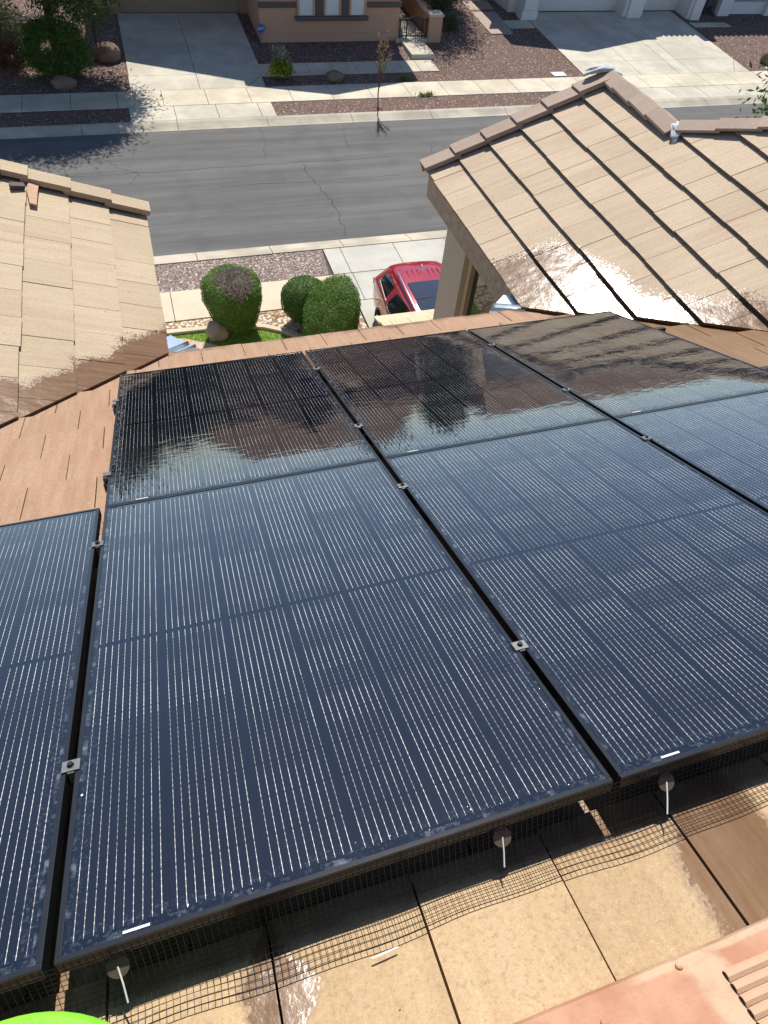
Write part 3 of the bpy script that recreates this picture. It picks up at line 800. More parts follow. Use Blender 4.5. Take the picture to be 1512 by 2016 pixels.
# rails
for v, u0, u1, lab in ((.441,-1.3,3.6,'dark mounting rail under the near ends of the near panels'),(1.441,-1.3,3.6,'dark mounting rail under the far ends of the near panels'),
                  (2.08,-.035,3.6,'dark mounting rail under the near ends of the far panels'),(3.02,-.035,3.6,'dark mounting rail under the eave ends of the far panels')):
    mb = MB(); mb.box(u0,u1,-.02,.02,-.085,-.0365); mb.box(u0-.001,u1+.001,-.006,.006,-.075,-.05)
    o = mb.build('mounting_rail', dark_alu); o.location = PF(0,v,0); o.rotation_euler = PROT; tag(o, lab, 'rail', 'rails under the panels')
    for k in range(5):
        u = u0+.25+k*(u1-u0-.5)/4
        mb = MB(); mb.box(u-.02,u+.02,.0205,.05,TOFF+.02,-.05); f_ = mb.build('rail_foot', alu_m, o)
# mid clamps: plate, bolt head
def make_clamp():
    root = empty('panel_clamp')
    mb = MB(); mb.box(-.020,.020,-.016,.016,.0006,.0046); mb.box(-.008,.008,-.019,.019,-.034,.0006)
    p = mb.build('plate', alu_m, root); bv = p.modifiers.new('b','BEVEL'); bv.width = .001; bv.segments = 2
    mb = MB(); mb.lathe([(.0085,.0046),(.0085,.0056),(.0068,.0058)], (0,0,0), 20)
    k = 6; t = [(.0066*math.cos(math.pi*2*i/k), .0066*math.sin(math.pi*2*i/k)) for i in range(k)]
    mb.prism([(a,b,.0058) for a,b in t], [(a,b,.012) for a,b in t])
    mb.build('bolt', plain('dark_bolt', (.05,.05,.05), .35, .5, .8), root)
    return root
cl = make_clamp(); ug = [-GAP/2, PW+GAP/2, 2*PW+1.5*GAP]
spots = [(ug[0],.441,'silver clamp between the left cut-off panel and the near centre panel, nearest the camera'),
 (ug[0],1.438,'silver clamp by the far corner of the left cut-off panel, beside the bare tiles'),
 (ug[1],.450,'silver clamp in the long dark gap of the near row, closest to the bottom'),
 (ug[1],1.445,'silver clamp in the middle gap just before the crossing of the two rows'),
 (ug[1],2.105,'silver clamp in the middle gap just past the crossing of the two rows'),
 (ug[1],3.05,'silver clamp in the middle gap close to the eave tiles'),
 (ug[2],1.462,'silver clamp in the right-hand gap between the two right near-row panels'),
 (ug[2],2.133,'small silver clamp in the right-hand gap between far-row panels'),
 (ug[2],3.04,'small silver clamp at the eave end of the right-hand gap')]
for i, (u, v, lab) in enumerate(spots):
    o = cl if i == 0 else copy_tree(cl)
    o.location = PF(u, v, 0); o.rotation_euler = PROT; tag(o, lab, 'clamp', 'clamps between the panels')
def make_endclamp():
    root = empty('end_clamp')
    mb = MB(); mb.box(-.03,-.0005,-.018,.018,-.045,-.038); mb.box(-.03,-.024,-.018,.018,-.075,-.038); mb.box(-.022,.010,-.017,.017,.0006,.0046)
    mb.box(-.006,-.001,-.017,.017,-.038,.0006); mb.build('bracket', alu_m, root)
    mb = MB(); mb.lathe([(.0075,-.038),(.0075,-.026),(.006,-.024)], (-.016,0,0), 6); mb.build('bolt', dark_alu, root)
    return root
ec = make_endclamp()
for i, (v, lab) in enumerate(((2.02,'silver end clamp on the left side of the far-row panel, nearer the camera'),(2.97,'silver end clamp on the left side of the far-row panel, nearer the eave'))):
    o = ec if i == 0 else copy_tree(ec)
    o.location = PF(0, v, 0); o.rotation_euler = PROT; tag(o, lab, 'clamp', 'end clamps at the panel sides')

# ------------------------------------------------------------------ wire mesh guards around the array
def wire(mb, pts, r=.00062):
    pts = [Vector(p) for p in pts]; n = len(pts)
    vs = []
    for i, p in enumerate(pts):
        d = (pts[min(i+1,n-1)]-pts[max(i-1,0)]).normalized()
        a = d.orthogonal().normalized() if i == 0 else (prev_a-d*prev_a.dot(d)).normalized()
        prev_a = a; b = d.cross(a)
        for j in range(3):
            t = 2*math.pi*j/3; vs.append(p+(a*math.cos(t)+b*math.sin(t))*r)
    mb.add(vs, [(i*3+j, i*3+(j+1)%3, (i+1)*3+(j+1)%3, (i+1)*3+j) for i in range(n-1) for j in range(3)])
def guard(label, S0, length, prof, wav=.006, cellw=.0127, r=.0007):
    """S0(t, out, n) -> world; prof: list of (out, n); square cells along both directions"""
    P = [Vector((a, b)) for a, b in prof]
    cum = [0.0]
    for a, b in zip(P[:-1], P[1:]): cum.append(cum[-1]+(b-a).length)
    def at(s):
        for i in range(len(P)-1):
            if s <= cum[i+1]+1e-9:
                f = (s-cum[i])/(cum[i+1]-cum[i]); return P[i].lerp(P[i+1], f)
        return P[-1]
    nrow = int(cum[-1]/cellw); ph = [random.uniform(0,6.28) for _ in range(4)]
    def pt(t, s):
        q = at(min(s, cum[-1])); k = (s/cum[-1])**1.6
        o_ = q.x+k*wav*(1.2*math.sin(t*9+ph[0])+math.sin(t*23+ph[1])*.6); n_ = q.y+k*wav*.45*(1+math.sin(t*15+ph[2]))
        return S0(t+k*wav*.7*math.sin(t*7+ph[3]), o_, n_)
    mb = MB()
    nt_ = int(length/cellw)
    for i in range(nt_+1):
        t = i*cellw; wire(mb, [pt(t, j*cellw) for j in range(nrow+1)], r)
    for j in range(nrow+1):
        wire(mb, [pt(i*cellw, j*cellw) for i in range(0, nt_+1, 2)], r*(1.5 if j in (nrow,) else 1))
    o = mb.build('mesh_guard', wire_m, fix=False); tag(o, label, 'wire mesh', 'wire mesh guards around the panels')
    return o
prof_near = [(.0015,-.010),(.004,-.035),(.010,-.075),(.022,-.112),(.036,-.130),(.055,-.1385),(.080,-.1395),(.096,-.139)]
guard('black wire mesh bent from the near panel edge down onto the tiles', lambda t, o_, n: PF(-1.17+t, -o_, n), 3.95, prof_near, .0035)
prof_side = [(.002,-.012),(.006,-.05),(.014,-.10),(.022,-.132),(.034,-.136)]
guard('black wire mesh strip down the left side of the far row', lambda t, o_, n: PF(-o_, 1.77+t, n), 1.68, prof_side, .006)
prof_eave = [(.002,-.02),(.004,-.08),(.010,-.125),(.022,-.137)]
guard('black wire mesh along the far end of the left cut-off panel', lambda t, o_, n: PF(-1.17+t, PL+o_, n), 1.15, prof_eave, .003)
guard('black wire mesh along the eave end of the far row', lambda t, o_, n: PF(0+t, 2*PL+.002+o_, n), 3.45, prof_eave, .003)
# clip: washer on the mesh and a pale rod sticking out
for u, v, tip, lab in ((.096,-.004,(.104,-.051),'brown washer with pale rod at the left, under the near centre panel'),
                  (.866,-.004,(.856,-.044),'brown washer with pale rod under the near right corner of the centre panel'),
                  (1.272,-.004,(1.251,-.052),'brown washer with pale rod under the panel right of centre')):
    root = empty('mesh_clip', PF(u, v-.006, -.052), PROT); tag(root, lab, 'clip', 'clips holding the near wire mesh')
    mb = MB(); mb.lathe([(.0205,-.0008),(.0205,.0008),(.004,.0016)], (0,0,0), 22, Matrix.Rotation(R(52),3,'X')); mb.build('washer', disc_m, root)
    a = Vector((0,-.0015,.002)); b = Vector((tip[0]-u, tip[1]-v+.004, -.046))
    mb = MB(); mb.tube([a, a.lerp(b,.5)+Vector((.001,0,.001)), b], .0017, 6); mb.build('rod', white_rod, root)
mb = MB()
P = [(.545,-.1050),(.600,-.1015),(.601,-.1040),(.575,-.1065),(.547,-.1075)]
mb.prism([PF(u,v,TOFF+.022) for u,v in P][::-1], [PF(u,v,TOFF+.0235) for u,v in P][::-1])
tag(mb.build('plastic_strip', paper_m), 'thin white plastic strip lying on the tile at the mesh edge', 'strip')
# lime tub at the lower left
tub = empty('plastic_tub', (.02,-.318,0)); tag(tub, 'bright lime green round plastic tub, its lid just in the bottom left corner', 'tub')
zt = .30
mb = MB(); mb.lathe([(.17,-.02),(.205,.24),(.208,.262)], (0,0,0), 56); mb.build('body', lime_m, tub, True)
mb = MB(); mb.lathe([(.214,.255),(.228,.258),(.231,.285),(.229,.297),(.222,.301),(.19,.299),(.05,.300),(.002,.300)], (0,0,0), 72); mb.build('lid', lime_m, tub, True)
# ------------------------------------------------------------------ red car on the near driveway (front towards the house)
def make_car():
    # local: +y rearwards (street), x across, z up; origin on the ground at the middle
    root = empty('parked_car', (5.72, 10.55, ZW+.012), (0,0,R(-1.5)))
    tag(root, 'red sport utility car with a dark glass roof parked on the driveway', 'car')
    paint = Mat('red_paint', .22, .6, .15, (.36,.006,.014)); paint.b.inputs['Coat Weight'].default_value = 1; paint.b.inputs['Coat Roughness'].default_value = .03
    paint = paint.m
    blk = plain('car_black_plastic', (.018,.018,.02), .45, .4); chrome = plain('car_chrome', (.75,.75,.75), .12, .5, 1.0)
    gl = Mat('car_glass', .03, .8, 0, (.008,.009,.010)).m
    roofgl = Mat('car_roof_glass', .04, .8, 0, (.030,.040,.060)).m
    # stations along y: (y, half width low, half width belt, z belt, half width roof, z roof)
    st = [(-2.32,.78,.80,.70,.70,.72),(-2.2,.86,.88,.86,.78,.90),(-1.7,.92,.93,.98,.80,1.02),(-1.05,.93,.94,1.04,.76,1.10),
          (-.35,.93,.945,1.05,.615,1.60),(.1,.93,.945,1.06,.63,1.665),(.7,.93,.945,1.08,.63,1.675),(1.3,.925,.94,1.12,.615,1.655),
          (1.85,.91,.925,1.17,.585,1.60),(2.12,.88,.90,1.16,.55,1.50),(2.26,.86,.88,1.08,.62,1.15),(2.34,.83,.84,.80,.70,.82)]
    ring = []
    for (y,a,b,zb,c_,zr) in st:
        half = [(0,.22),(a*.85,.22),(a,.36),(a+.012,.62 if zb>.66 else zb*.8),(b,zb-.04),(b-.02,zb),(c_+.05,zr-.09 if zr-zb>.2 else zr-.02),(c_,zr-.025),(c_*.55,zr+.006),(0,zr+.012)]
        pts = half + [(-x,z) for x,z in half[-2:0:-1]]
        ring.append([(x,y,z) for x,z in pts])
    n = len(ring[0]); mb = MB(); vs = [p for r_ in ring for p in r_]
    fs = [(i*n+j, i*n+(j+1)%n, (i+1)*n+(j+1)%n, (i+1)*n+j) for i in range(len(ring)-1) for j in range(n)]
    fs += [tuple(range(n-1,-1,-1)), tuple((len(ring)-1)*n+j for j in range(n))]
    mb.add(vs, fs); body = mb.build('body', paint, root, True)
    sub = body.modifiers.new('s','SUBSURF'); sub.levels = 2; sub.render_levels = 2
    # wheel arches as dark discs slightly proud of the flank, with wheels
    for sx in (-1,1):
        for y in (-1.42,1.42):
            Mx = Matrix.Rotation(R(90),3,'Y')
            mb = MB(); mb.lathe([(.39,-.006),(.39,.006)], (sx*.928,y,.36), 28, Mx); mb.build('wheel_arch', blk, root)
            mb = MB(); mb.lathe([(.20,-.1),(.335,-.11),(.352,-.08),(.352,.08),(.335,.11),(.20,.10)], (sx*.835,y,.352), 28, Mx); wh = mb.build('wheel', plain('tyre_rubber',(.02,.02,.02),.9), root, True)
            mb = MB(); mb.lathe([(.22,-.002),(.20,.01),(.05,.02)], (sx*.952,y,.352), 20, Mx); mb.build('rim', chrome, wh)
    def quad_strip(name, P, mat, off):
        mb = MB(); mb.add(P, [tuple(range(len(P)))]); o = mb.build(name, mat, root, False, False)
        md = o.modifiers.new('t','SOLIDIFY'); md.thickness = .012; md.offset = 0
        return o
    for sx in (-1,1):
        def side(y, z):                      # point on the glasshouse flank
            zs = [(s[0],s[3],s[2]-.02,s[5]-.09,s[4]+.05) for s in st]
            for (ya,zb0,xb0,zr0,xr0),(yb,zb1,xb1,zr1,xr1) in zip(zs[:-1],zs[1:]):
                if ya <= y <= yb:
                    f = (y-ya)/(yb-ya); zb = zb0+f*(zb1-zb0); xb = xb0+f*(xb1-xb0); zr = zr0+f*(zr1-zr0); xr = xr0+f*(xr1-xr0)
                    g = (z-zb)/max(.05,zr-zb); return (sx*(xb+g*(xr-xb)+.006), y, z)
            return (sx*.8,y,z)
        quad_strip('side_window', [side(y,z) for y,z in ((.20,1.10),(.95,1.13),(1.05,1.20),(.92,1.48),(.45,1.555),(.20,1.565))], gl, .01)
        quad_strip('side_window', [side(y,z) for y,z in ((-.72,1.07),(.12,1.10),(.12,1.56),(-.2,1.53))], gl, .01)
        quad_strip('quarter_window', [side(y,z) for y,z in ((1.25,1.20),(1.80,1.26),(1.86,1.38),(1.70,1.475),(1.20,1.49))], gl, .01)
        mb = MB(); mb.tube([side(-.85,1.055), side(.12,1.085), side(1.0,1.12), side(1.1,1.20)], .011, 6); mb.build('window_trim', chrome, root)
        mb = MB(); mb.tube([side(1.18,1.165), side(1.5,1.205), side(1.84,1.245)], .007, 6); mb.build('window_trim', chrome, root)
        mb = MB(); mb.tube([(sx*.60,-.30,1.655),(sx*.615,-.2,1.70),(sx*.62,.6,1.725),(sx*.60,1.35,1.705),(sx*.585,1.5,1.65)], [.012,.02,.02,.02,.012], 8); mb.build('roof_rail', plain('silver_rail',(.72,.72,.72),.25,.5,.9), root, True)
        mb = MB(); mb.tube([(sx*.945,.62,.965),(sx*.972,.66,.97),(sx*.972,.82,.975),(sx*.945,.86,.975)], .016, 6); mb.build('door_handle', chrome, root, True)
        mb = MB(); mb.box(sx*1.0-.1,sx*1.0+.1,-.85,-.72,1.05,1.2); o = mb.build('mirror', paint, root); bv = o.modifiers.new('b','BEVEL'); bv.width = .04; bv.segments = 3
        mb = MB(); mb.box(sx*.80-.09,sx*.80+.09,2.17,2.25,.93,1.06); o = mb.build('taillight', plain('taillight_red',(.25,.01,.01),.2), root)
        mb = MB(); mb.tube([(sx*.93,2.04,1.0),(sx*.95,1.5,1.03)], .006, 6); mb.build('tail_trim', chrome, root)
    # glass roof, split by one bar; ribs and fin on the metal rear part
    def rz(x, y):
        for s0, s1 in zip(st[:-1], st[1:]):
            if s0[0] <= y <= s1[0]:
                f = (y-s0[0])/(s1[0]-s0[0]); return s0[5]+f*(s1[5]-s0[5])+.012-.02*(x/.6)**2
        return 1.6
    for y0, y1 in ((-.30,.38),(.40,1.02)):
        mb = MB(); g = 6; vs = []
        for i in range(g+1):
            for j in range(g+1):
                x = -.49+.98*i/g; y = y0+(y1-y0)*j/g; vs.append((x,y,rz(x,y)+.004))
        mb.add(vs, [(i*(g+1)+j, (i+1)*(g+1)+j, (i+1)*(g+1)+j+1, i*(g+1)+j+1) for i in range(g) for j in range(g)])
        mb.build('glass_roof', roofgl, root, True, False)
    for x in (-.36,-.24,-.12,.12,.24,.36):
        mb = MB(); mb.box(x-.006,x+.006,1.12,1.52,rz(x,1.5)-.03,rz(x,1.35)+.006); mb.build('roof_rib', paint, root)
    mb = MB(); mb.prism([(-.03,1.42,1.65),(.03,1.42,1.65),(.025,1.58,1.635),(-.025,1.58,1.635)],[(-.006,1.50,1.735),(.006,1.50,1.735),(.006,1.57,1.745),(-.006,1.57,1.745)])
    mb.build('antenna_fin', plain('pink_white_fin',(.72,.55,.55),.3), root)
    mb = MB(); mb.add([(-.48,2.16,1.38),(.48,2.16,1.38),(.56,2.265,1.12),(-.56,2.265,1.12)], [(0,1,2,3)]); o = mb.build('rear_window', gl, root, False, False)
    md = o.modifiers.new('t','SOLIDIFY'); md.thickness = .02; md.offset = 0
    mb = MB(); mb.add([(-.60,-.98,1.13),(.60,-.98,1.13),(.55,-.40,1.56),(-.55,-.40,1.56)], [(0,1,2,3)]); o = mb.build('windscreen', gl, root, False, False)
    md = o.modifiers.new('t','SOLIDIFY'); md.thickness = .03; md.offset = 0
    return root
make_car()

# ------------------------------------------------------------------ plants
def leaves(mb_v, mb_f, P, D, L, Wd, r, N=None):
    """numpy: leaf quads at points P along directions D"""
    n = len(P); D = D/np.linalg.norm(D, axis=1, keepdims=True)
    a = np.cross(D, r.normal(size=(n,3)) if N is None else N+r.normal(size=(n,3))*.35); a /= np.linalg.norm(a, axis=1, keepdims=True)+1e-9
    Lr = (L*r.uniform(.6,1.3,size=n))[:,None]; Wr = (Wd*r.uniform(.7,1.3,size=n))[:,None]
    v = np.stack([P, P+D*Lr*.5+a*Wr*.5, P+D*Lr, P+D*Lr*.5-a*Wr*.5], 1).reshape(-1,3)
    return v
def leaf_mesh(name, v, mat, parent=None):
    n = len(v)//4
    me = bpy.data.meshes.new(name); me.vertices.add(4*n); me.vertices.foreach_set('co', v.astype(np.float32).ravel())
    me.loops.add(4*n); me.loops.foreach_set('vertex_index', np.arange(4*n, dtype=np.int32))
    me.polygons.add(n); me.polygons.foreach_set('loop_start', np.arange(0,4*n,4, dtype=np.int32))
    me.update(calc_edges=True); me.validate()
    me.materials.append(mat); o = bpy.data.objects.new(name, me); C.objects.link(o)
    if parent: o.parent = parent
    return o
def clump_cloud(center, radii, nclump, nleaf, L, Wd, seed, clump_r=.28, up=.3, shell=.55, keep=None):
    r = np.random.default_rng(seed); vs = []
    for i in range(nclump):
        d = r.normal(size=3); d /= np.linalg.norm(d); k = r.uniform(shell,1.0)
        c = np.array(center)+d*k*np.array(radii)*r.uniform(.82,1.04)
        if keep and not keep(c): continue
        m_ = int(nleaf*r.uniform(.5,1.4)); P = c+r.normal(size=(m_,3))*np.array(radii)*clump_r*r.uniform(.5,1.2)
        D = r.normal(size=(m_,3))*.8+d*.7+np.array([0,0,up]); vs.append(leaves(None,None,P,D,L,Wd,r))
    return np.concatenate(vs)
def limbs(mb, base, top, r0, crown_c, crown_r, n, seed, lean=.15):
    rr = random.Random(seed); b, t = Vector(base), Vector(top)
    mid = b.lerp(t,.5)+Vector((rr.uniform(-lean,lean), rr.uniform(-lean,lean), 0))
    mb.tube([b, b.lerp(mid,.5), mid, t], [r0*1.15, r0, r0*.8, r0*.45], 9)
    for i in range(n):
        s = b.lerp(t, rr.uniform(.35,.95)); a = 2*math.pi*i/n+rr.uniform(-.4,.4)
        e = Vector(crown_c)+Vector((math.cos(a)*crown_r[0]*.75, math.sin(a)*crown_r[1]*.75, rr.uniform(-.5,.6)*crown_r[2]))
        q = s.lerp(e,.5)+Vector((0,0,rr.uniform(0,.3)))
        mb.tube([s, q, e], [r0*.4, r0*.25, r0*.07], 6)
def tree(name, label, base, h_trunk, crown_c, radii, r0, leaf, nclump, nleaf, L, Wd, seed, cat='tree', group=None, **k):
    root = empty(name, base); tag(root, label, cat, group)
    b = Vector(base); cc = Vector(crown_c)-b
    mb = MB(); limbs(mb, (0,0,-.1), (cc.x*.8, cc.y*.8, h_trunk), r0, cc, radii, 7, seed); mb.build('trunk', bark_m, root, True)
    leaf_mesh('crown', clump_cloud(cc, radii, nclump, nleaf, L, Wd, seed, **k), leaf, root)
    return root
def clipped(name, label, base, prof, leaf, nl, seed, dead=None, L=.036, Wd=.013, squash=(1,1), core=None):
    """sheared shrub: prof(theta, k) -> (radius, z) with k 0 bottom .. 1 top"""
    root = empty(name, base); tag(root, label, 'shrub')
    r = np.random.default_rng(seed); nk, nt_ = 26, 40
    grid = np.zeros((nk+1, nt_, 3))
    for i in range(nk+1):
        for j in range(nt_):
            t = 2*math.pi*j/nt_; q = prof(t, i/nk); w_ = 1+.03*math.sin(5*t+seed+3*i/nk)+.018*math.sin(9*t-7*i/nk)+.012*math.sin(14*t+19*i/nk+seed)
            grid[i,j] = (q[0]*math.cos(t)*squash[0]*w_+q[2], q[0]*math.sin(t)*squash[1]*w_+q[3], q[1]) if len(q) == 4 else (q[0]*math.cos(t)*squash[0]*w_, q[0]*math.sin(t)*squash[1]*w_, q[1])
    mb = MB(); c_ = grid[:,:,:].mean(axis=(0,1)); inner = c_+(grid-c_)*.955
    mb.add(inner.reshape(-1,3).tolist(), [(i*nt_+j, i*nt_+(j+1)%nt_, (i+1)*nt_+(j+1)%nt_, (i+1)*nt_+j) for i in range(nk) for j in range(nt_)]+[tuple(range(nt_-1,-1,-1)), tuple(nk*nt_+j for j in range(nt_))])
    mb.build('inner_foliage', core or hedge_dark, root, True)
    # sample surface by area
    A = grid[:-1,:]; B = np.roll(A,-1,1); Dg = grid[1:,:]; Cc = np.roll(Dg,-1,1)
    nrm = np.cross(B-A, Dg-A); ar = np.linalg.norm(nrm,axis=2)+np.linalg.norm(np.cross(B-Cc, Dg-Cc),axis=2)
    p = (ar/ar.sum()).ravel(); idx = r.choice(len(p), size=nl, p=p); u, v = r.uniform(size=nl), r.uniform(size=nl)
    def pick(g): return g.reshape(-1,3)[idx]
    P = pick(A)*((1-u)*(1-v))[:,None]+pick(B)*(u*(1-v))[:,None]+pick(Cc)*(u*v)[:,None]+pick(Dg)*((1-u)*v)[:,None]
    N = nrm.reshape(-1,3)[idx]; N /= np.linalg.norm(N,axis=1,keepdims=True)+1e-9
    P = c_+(P-c_)*(1+r.normal(size=nl)*.010)[:,None]
    D = r.normal(size=(nl,3)); D -= N*(D*N).sum(1)[:,None]; D = D/np.linalg.norm(D,axis=1,keepdims=True)+N*r.uniform(.1,.9,size=nl)[:,None]
    bump = np.sin(P[:,0]*13+seed)*np.sin(P[:,1]*11)*np.sin(P[:,2]*12)
    P += N*(bump*.012)[:,None]
    if dead is not None:
        md = dead(P); 
        leaf_mesh('dead_twigs', leaves(None,None,P[md]-N[md]*.03,D[md]+r.normal(size=(md.sum(),3))*.5,.11,.010,r), twig_m, root)
        leaf_mesh('foliage', leaves(None,None,P[~md],D[~md],L,Wd,r,N[~md]), leaf, root)
    else: leaf_mesh('foliage', leaves(None,None,P,D,L,Wd,r,N), leaf, root)
    mb = MB(); mb.tube([(0,0,-.05),(.03,0,.3),(0,.02,.6)], [.06,.05,.04], 7); mb.build('trunk', bark_m, root, True)
    return root
def drum(t, k):                         # wide drum, narrower foot, domed and slightly tilted top
    if k < .5: q = k/.5; return (.41+.24*q**.8, .10+.82*q)
    if k < .72: q = (k-.5)/.22; return (.65+.0*q, .92+.18*q+.06*math.sin(t)*q)
    q = (k-.72)/.28; return (.65*math.cos(q*math.pi/2*.985)**.75, 1.10+.06*math.sin(t)*(1-q)+.27*math.sin(q*math.pi/2))
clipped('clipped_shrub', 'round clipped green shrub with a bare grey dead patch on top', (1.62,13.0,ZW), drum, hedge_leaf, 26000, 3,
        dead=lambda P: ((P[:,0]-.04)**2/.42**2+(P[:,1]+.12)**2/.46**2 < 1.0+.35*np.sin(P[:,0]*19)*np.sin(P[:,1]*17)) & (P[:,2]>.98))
def ball(t, k):
    a = -math.pi/2*.82+k*math.pi*.905; return (.56*max(.02,math.cos(a))**.85, .60+.50*math.sin(a))
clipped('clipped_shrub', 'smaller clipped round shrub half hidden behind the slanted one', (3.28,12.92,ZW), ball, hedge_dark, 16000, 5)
def wedge(t, k):                        # block with a top sheared on a slant, lower towards the left front
    tilt = math.cos(t-.75)
    if k < .58: q = k/.58; return (.52+.10*math.sin(q*2.0), .02+1.06*q*(1+.42*tilt))
    q = min(1.0, (k-.58)/.42); rho = max(0.0, 1-q**1.7); return (.61*rho+.001, 1.06*(1+.42*tilt*rho)+.20*(1-rho**2.4))
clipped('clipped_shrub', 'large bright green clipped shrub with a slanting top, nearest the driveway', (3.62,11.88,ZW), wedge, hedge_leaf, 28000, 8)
# dry yellow stalk poking up in front of it
root = empty('dry_stalk', (3.42,11.05,ZW)); tag(root, 'pale dry flower stalk in front of the slanted shrub', 'dead plant')
mb = MB()
for i in range(3):
    e = (random.uniform(-.06,.06), random.uniform(-.05,.05), random.uniform(.75,1.0)); mb.tube([(0,0,-.05),(e[0]*.4,e[1]*.4,.5),e], [.007,.006,.003], 5)
mb.build('stem', dry_leaf, root)
r = np.random.default_rng(4); P = np.c_[r.normal(size=60)*.05, r.normal(size=60)*.04, r.uniform(.5,1.05,60)]
leaf_mesh('seed_spray', leaves(None,None,P,r.normal(size=(60,3))+[0,0,1],.06,.025,r), dry_leaf, root)
# boulders
def boulder(label, c, r_, mat, seed, amp=.18):
    mb = MB(); blob(mb, (0,0,0), r_, 16, 22, seed, amp); o = mb.build('boulder', mat, None, True); o.location = c
    tag(o, label, 'rock', 'landscape boulders'); return o
boulder('grey boulder at the foot of the shrub with the dead patch', (1.16,12.72,ZW+.17), (.26,.24,.27), rock_m, 11)
boulder('brown boulder beside the far driveway, left edge', (-.40,29.75,gz(29.8)+.18), (.48,.35,.36), rock_dark, 12)
boulder('flat boulder in front of the round bush across the street', (-1.98,27.62,gz(27.7)+.10), (.42,.25,.24), rock_dark, 13)
boulder('low boulder in the shade in front of the tan house', (7.75,27.50,gz(27.5)+.10), (.36,.25,.22), rock_dark, 14)
boulder('dark rounded boulder at the right picture edge across the street', (28.75,27.9,gz(27.9)+.2), (.55,.4,.38), rock_dark, 15, .06)
# trees and shrubs across the street
tree('shade_tree', 'tall tree at the upper left across the street, its crown mostly above the picture', (-2.1,29.6,gz(29.6)), 5.0, (-1.5,29.1,-3.5), (2.75,2.3,3.0), .16, tree_leaf, 560, 170, .22, .05, 21, clump_r=.15, shell=.35)
tree('shade_tree', 'second shade tree at the far upper left, partly outside the picture', (-5.6,29.0,gz(29)), 4.6, (-5.3,28.6,-3.6), (2.6,2.3,2.7), .15, tree_leaf, 440, 170, .22, .05, 22, clump_r=.15, shell=.35)
tree('round_bush', 'big dark round bush behind the flat boulder', (-2.0,28.4,gz(28.4)), .6, (-2.0,28.4,-7.45), (1.12,.85,.85), .05, hedge_dark, 240, 150, .07, .028, 23, 'bush', clump_r=.13, shell=.75)
tree('loose_shrub', 'pale loose shrub with bare stems beside the far driveway', (-.75,31.0,gz(31)), .9, (-.75,30.9,-7.0), (.95,.7,.75), .045, grey_leaf, 80, 90, .10, .028, 24, 'shrub', clump_r=.20, shell=.4)
tree('loose_shrub', 'tangled grey-green shrub at the left picture edge', (-3.95,30.1,gz(30)), .8, (-3.95,30.0,-7.2), (.95,.8,.9), .045, grey_leaf, 90, 90, .10, .028, 25, 'shrub', clump_r=.2, shell=.4)
tree('round_bush', 'rusty brown bush at the left edge under the trees', (-3.55,28.6,gz(28.6)), .4, (-3.55,28.6,-7.75), (.75,.6,.5), .03, foliage('rusty_leaf', (.10,.05,.03), (.17,.09,.05), (.08,.07,.03)), 60, 90, .08, .03, 26, 'bush', clump_r=.2, shell=.5)
root = tree('flower_bush', 'small bush with yellow-green leaves and sage stems by the far driveway', (5.72,27.75,gz(27.7)), .35, (5.72,27.72,-8.02), (.46,.38,.28), .02, yellow_leaf, 40, 60, .10, .05, 27, 'bush', clump_r=.25, shell=.3)
leaf_mesh('sage_stems', clump_cloud((.05,.1,.72), (.32,.25,.30), 22, 45, .10, .032, 28, clump_r=.25, shell=.2), sage_leaf, root)
tree('bushy_tree', 'leafy bushy tree behind the garden wall of the tan house', (14.6,35.4,gz(34)), 4.5, (14.6,35.6,-3.7), (1.9,1.8,4.2), .14, tree_leaf, 230, 90, .17, .05, 29, clump_r=.16, shell=.4)
tree('leafy_shrub', 'green shrub overhanging the end of the garden wall', (14.75,34.5,gz(34)), .5, (14.75,34.5,-7.35), (1.0,.6,.75), .04, grey_leaf, 70, 90, .12, .03, 35, 'shrub', clump_r=.2, shell=.4)
tree('yucca_clump', 'spiky grey-green plant beside the wall pillar', (14.2,32.1,gz(32)), .2, (14.2,32.1,-7.95), (.42,.38,.25), .03, grey_leaf, 30, 60, .24, .02, 30, 'plant', clump_r=.2, shell=.2, up=1.0)
tree('back_tree', 'tree behind the tan house, mirrored in the panels', (11.8,42.5,gz(34)), 7, (11.8,42.5,-.9), (2.4,2.0,2.4), .2, tree_leaf, 120, 80, .24, .08, 31, group='trees behind the houses', clump_r=.18)
tree('back_tree', 'tree behind the gap between the houses, mirrored in the panels', (16.9,42,gz(34)), 7, (16.9,42.5,-1.1), (2.2,2.0,2.2), .2, tree_leaf, 120, 80, .24, .08, 32, group='trees behind the houses', clump_r=.18)
tree('back_tree', 'tree beyond the shade trees at the left, mirrored in the panels', (-4.6,37,gz(34)), 7, (-4.6,37,-1.7), (3.0,2.2,2.9), .2, tree_leaf, 150, 80, .24, .08, 33, group='trees behind the houses', clump_r=.18)
tree('young_tree', 'leafy branch tips at the right picture edge, a small tree by the near driveway', (12.05,10.1,ZW), 4.6, (12.45,10.05,-2.75), (1.12,1.0,1.4), .08, foliage('fresh_leaf', (.06,.12,.03), (.12,.20,.06), (.10,.16,.05)), 90, 70, .13, .045, 34, clump_r=.2, shell=.4)
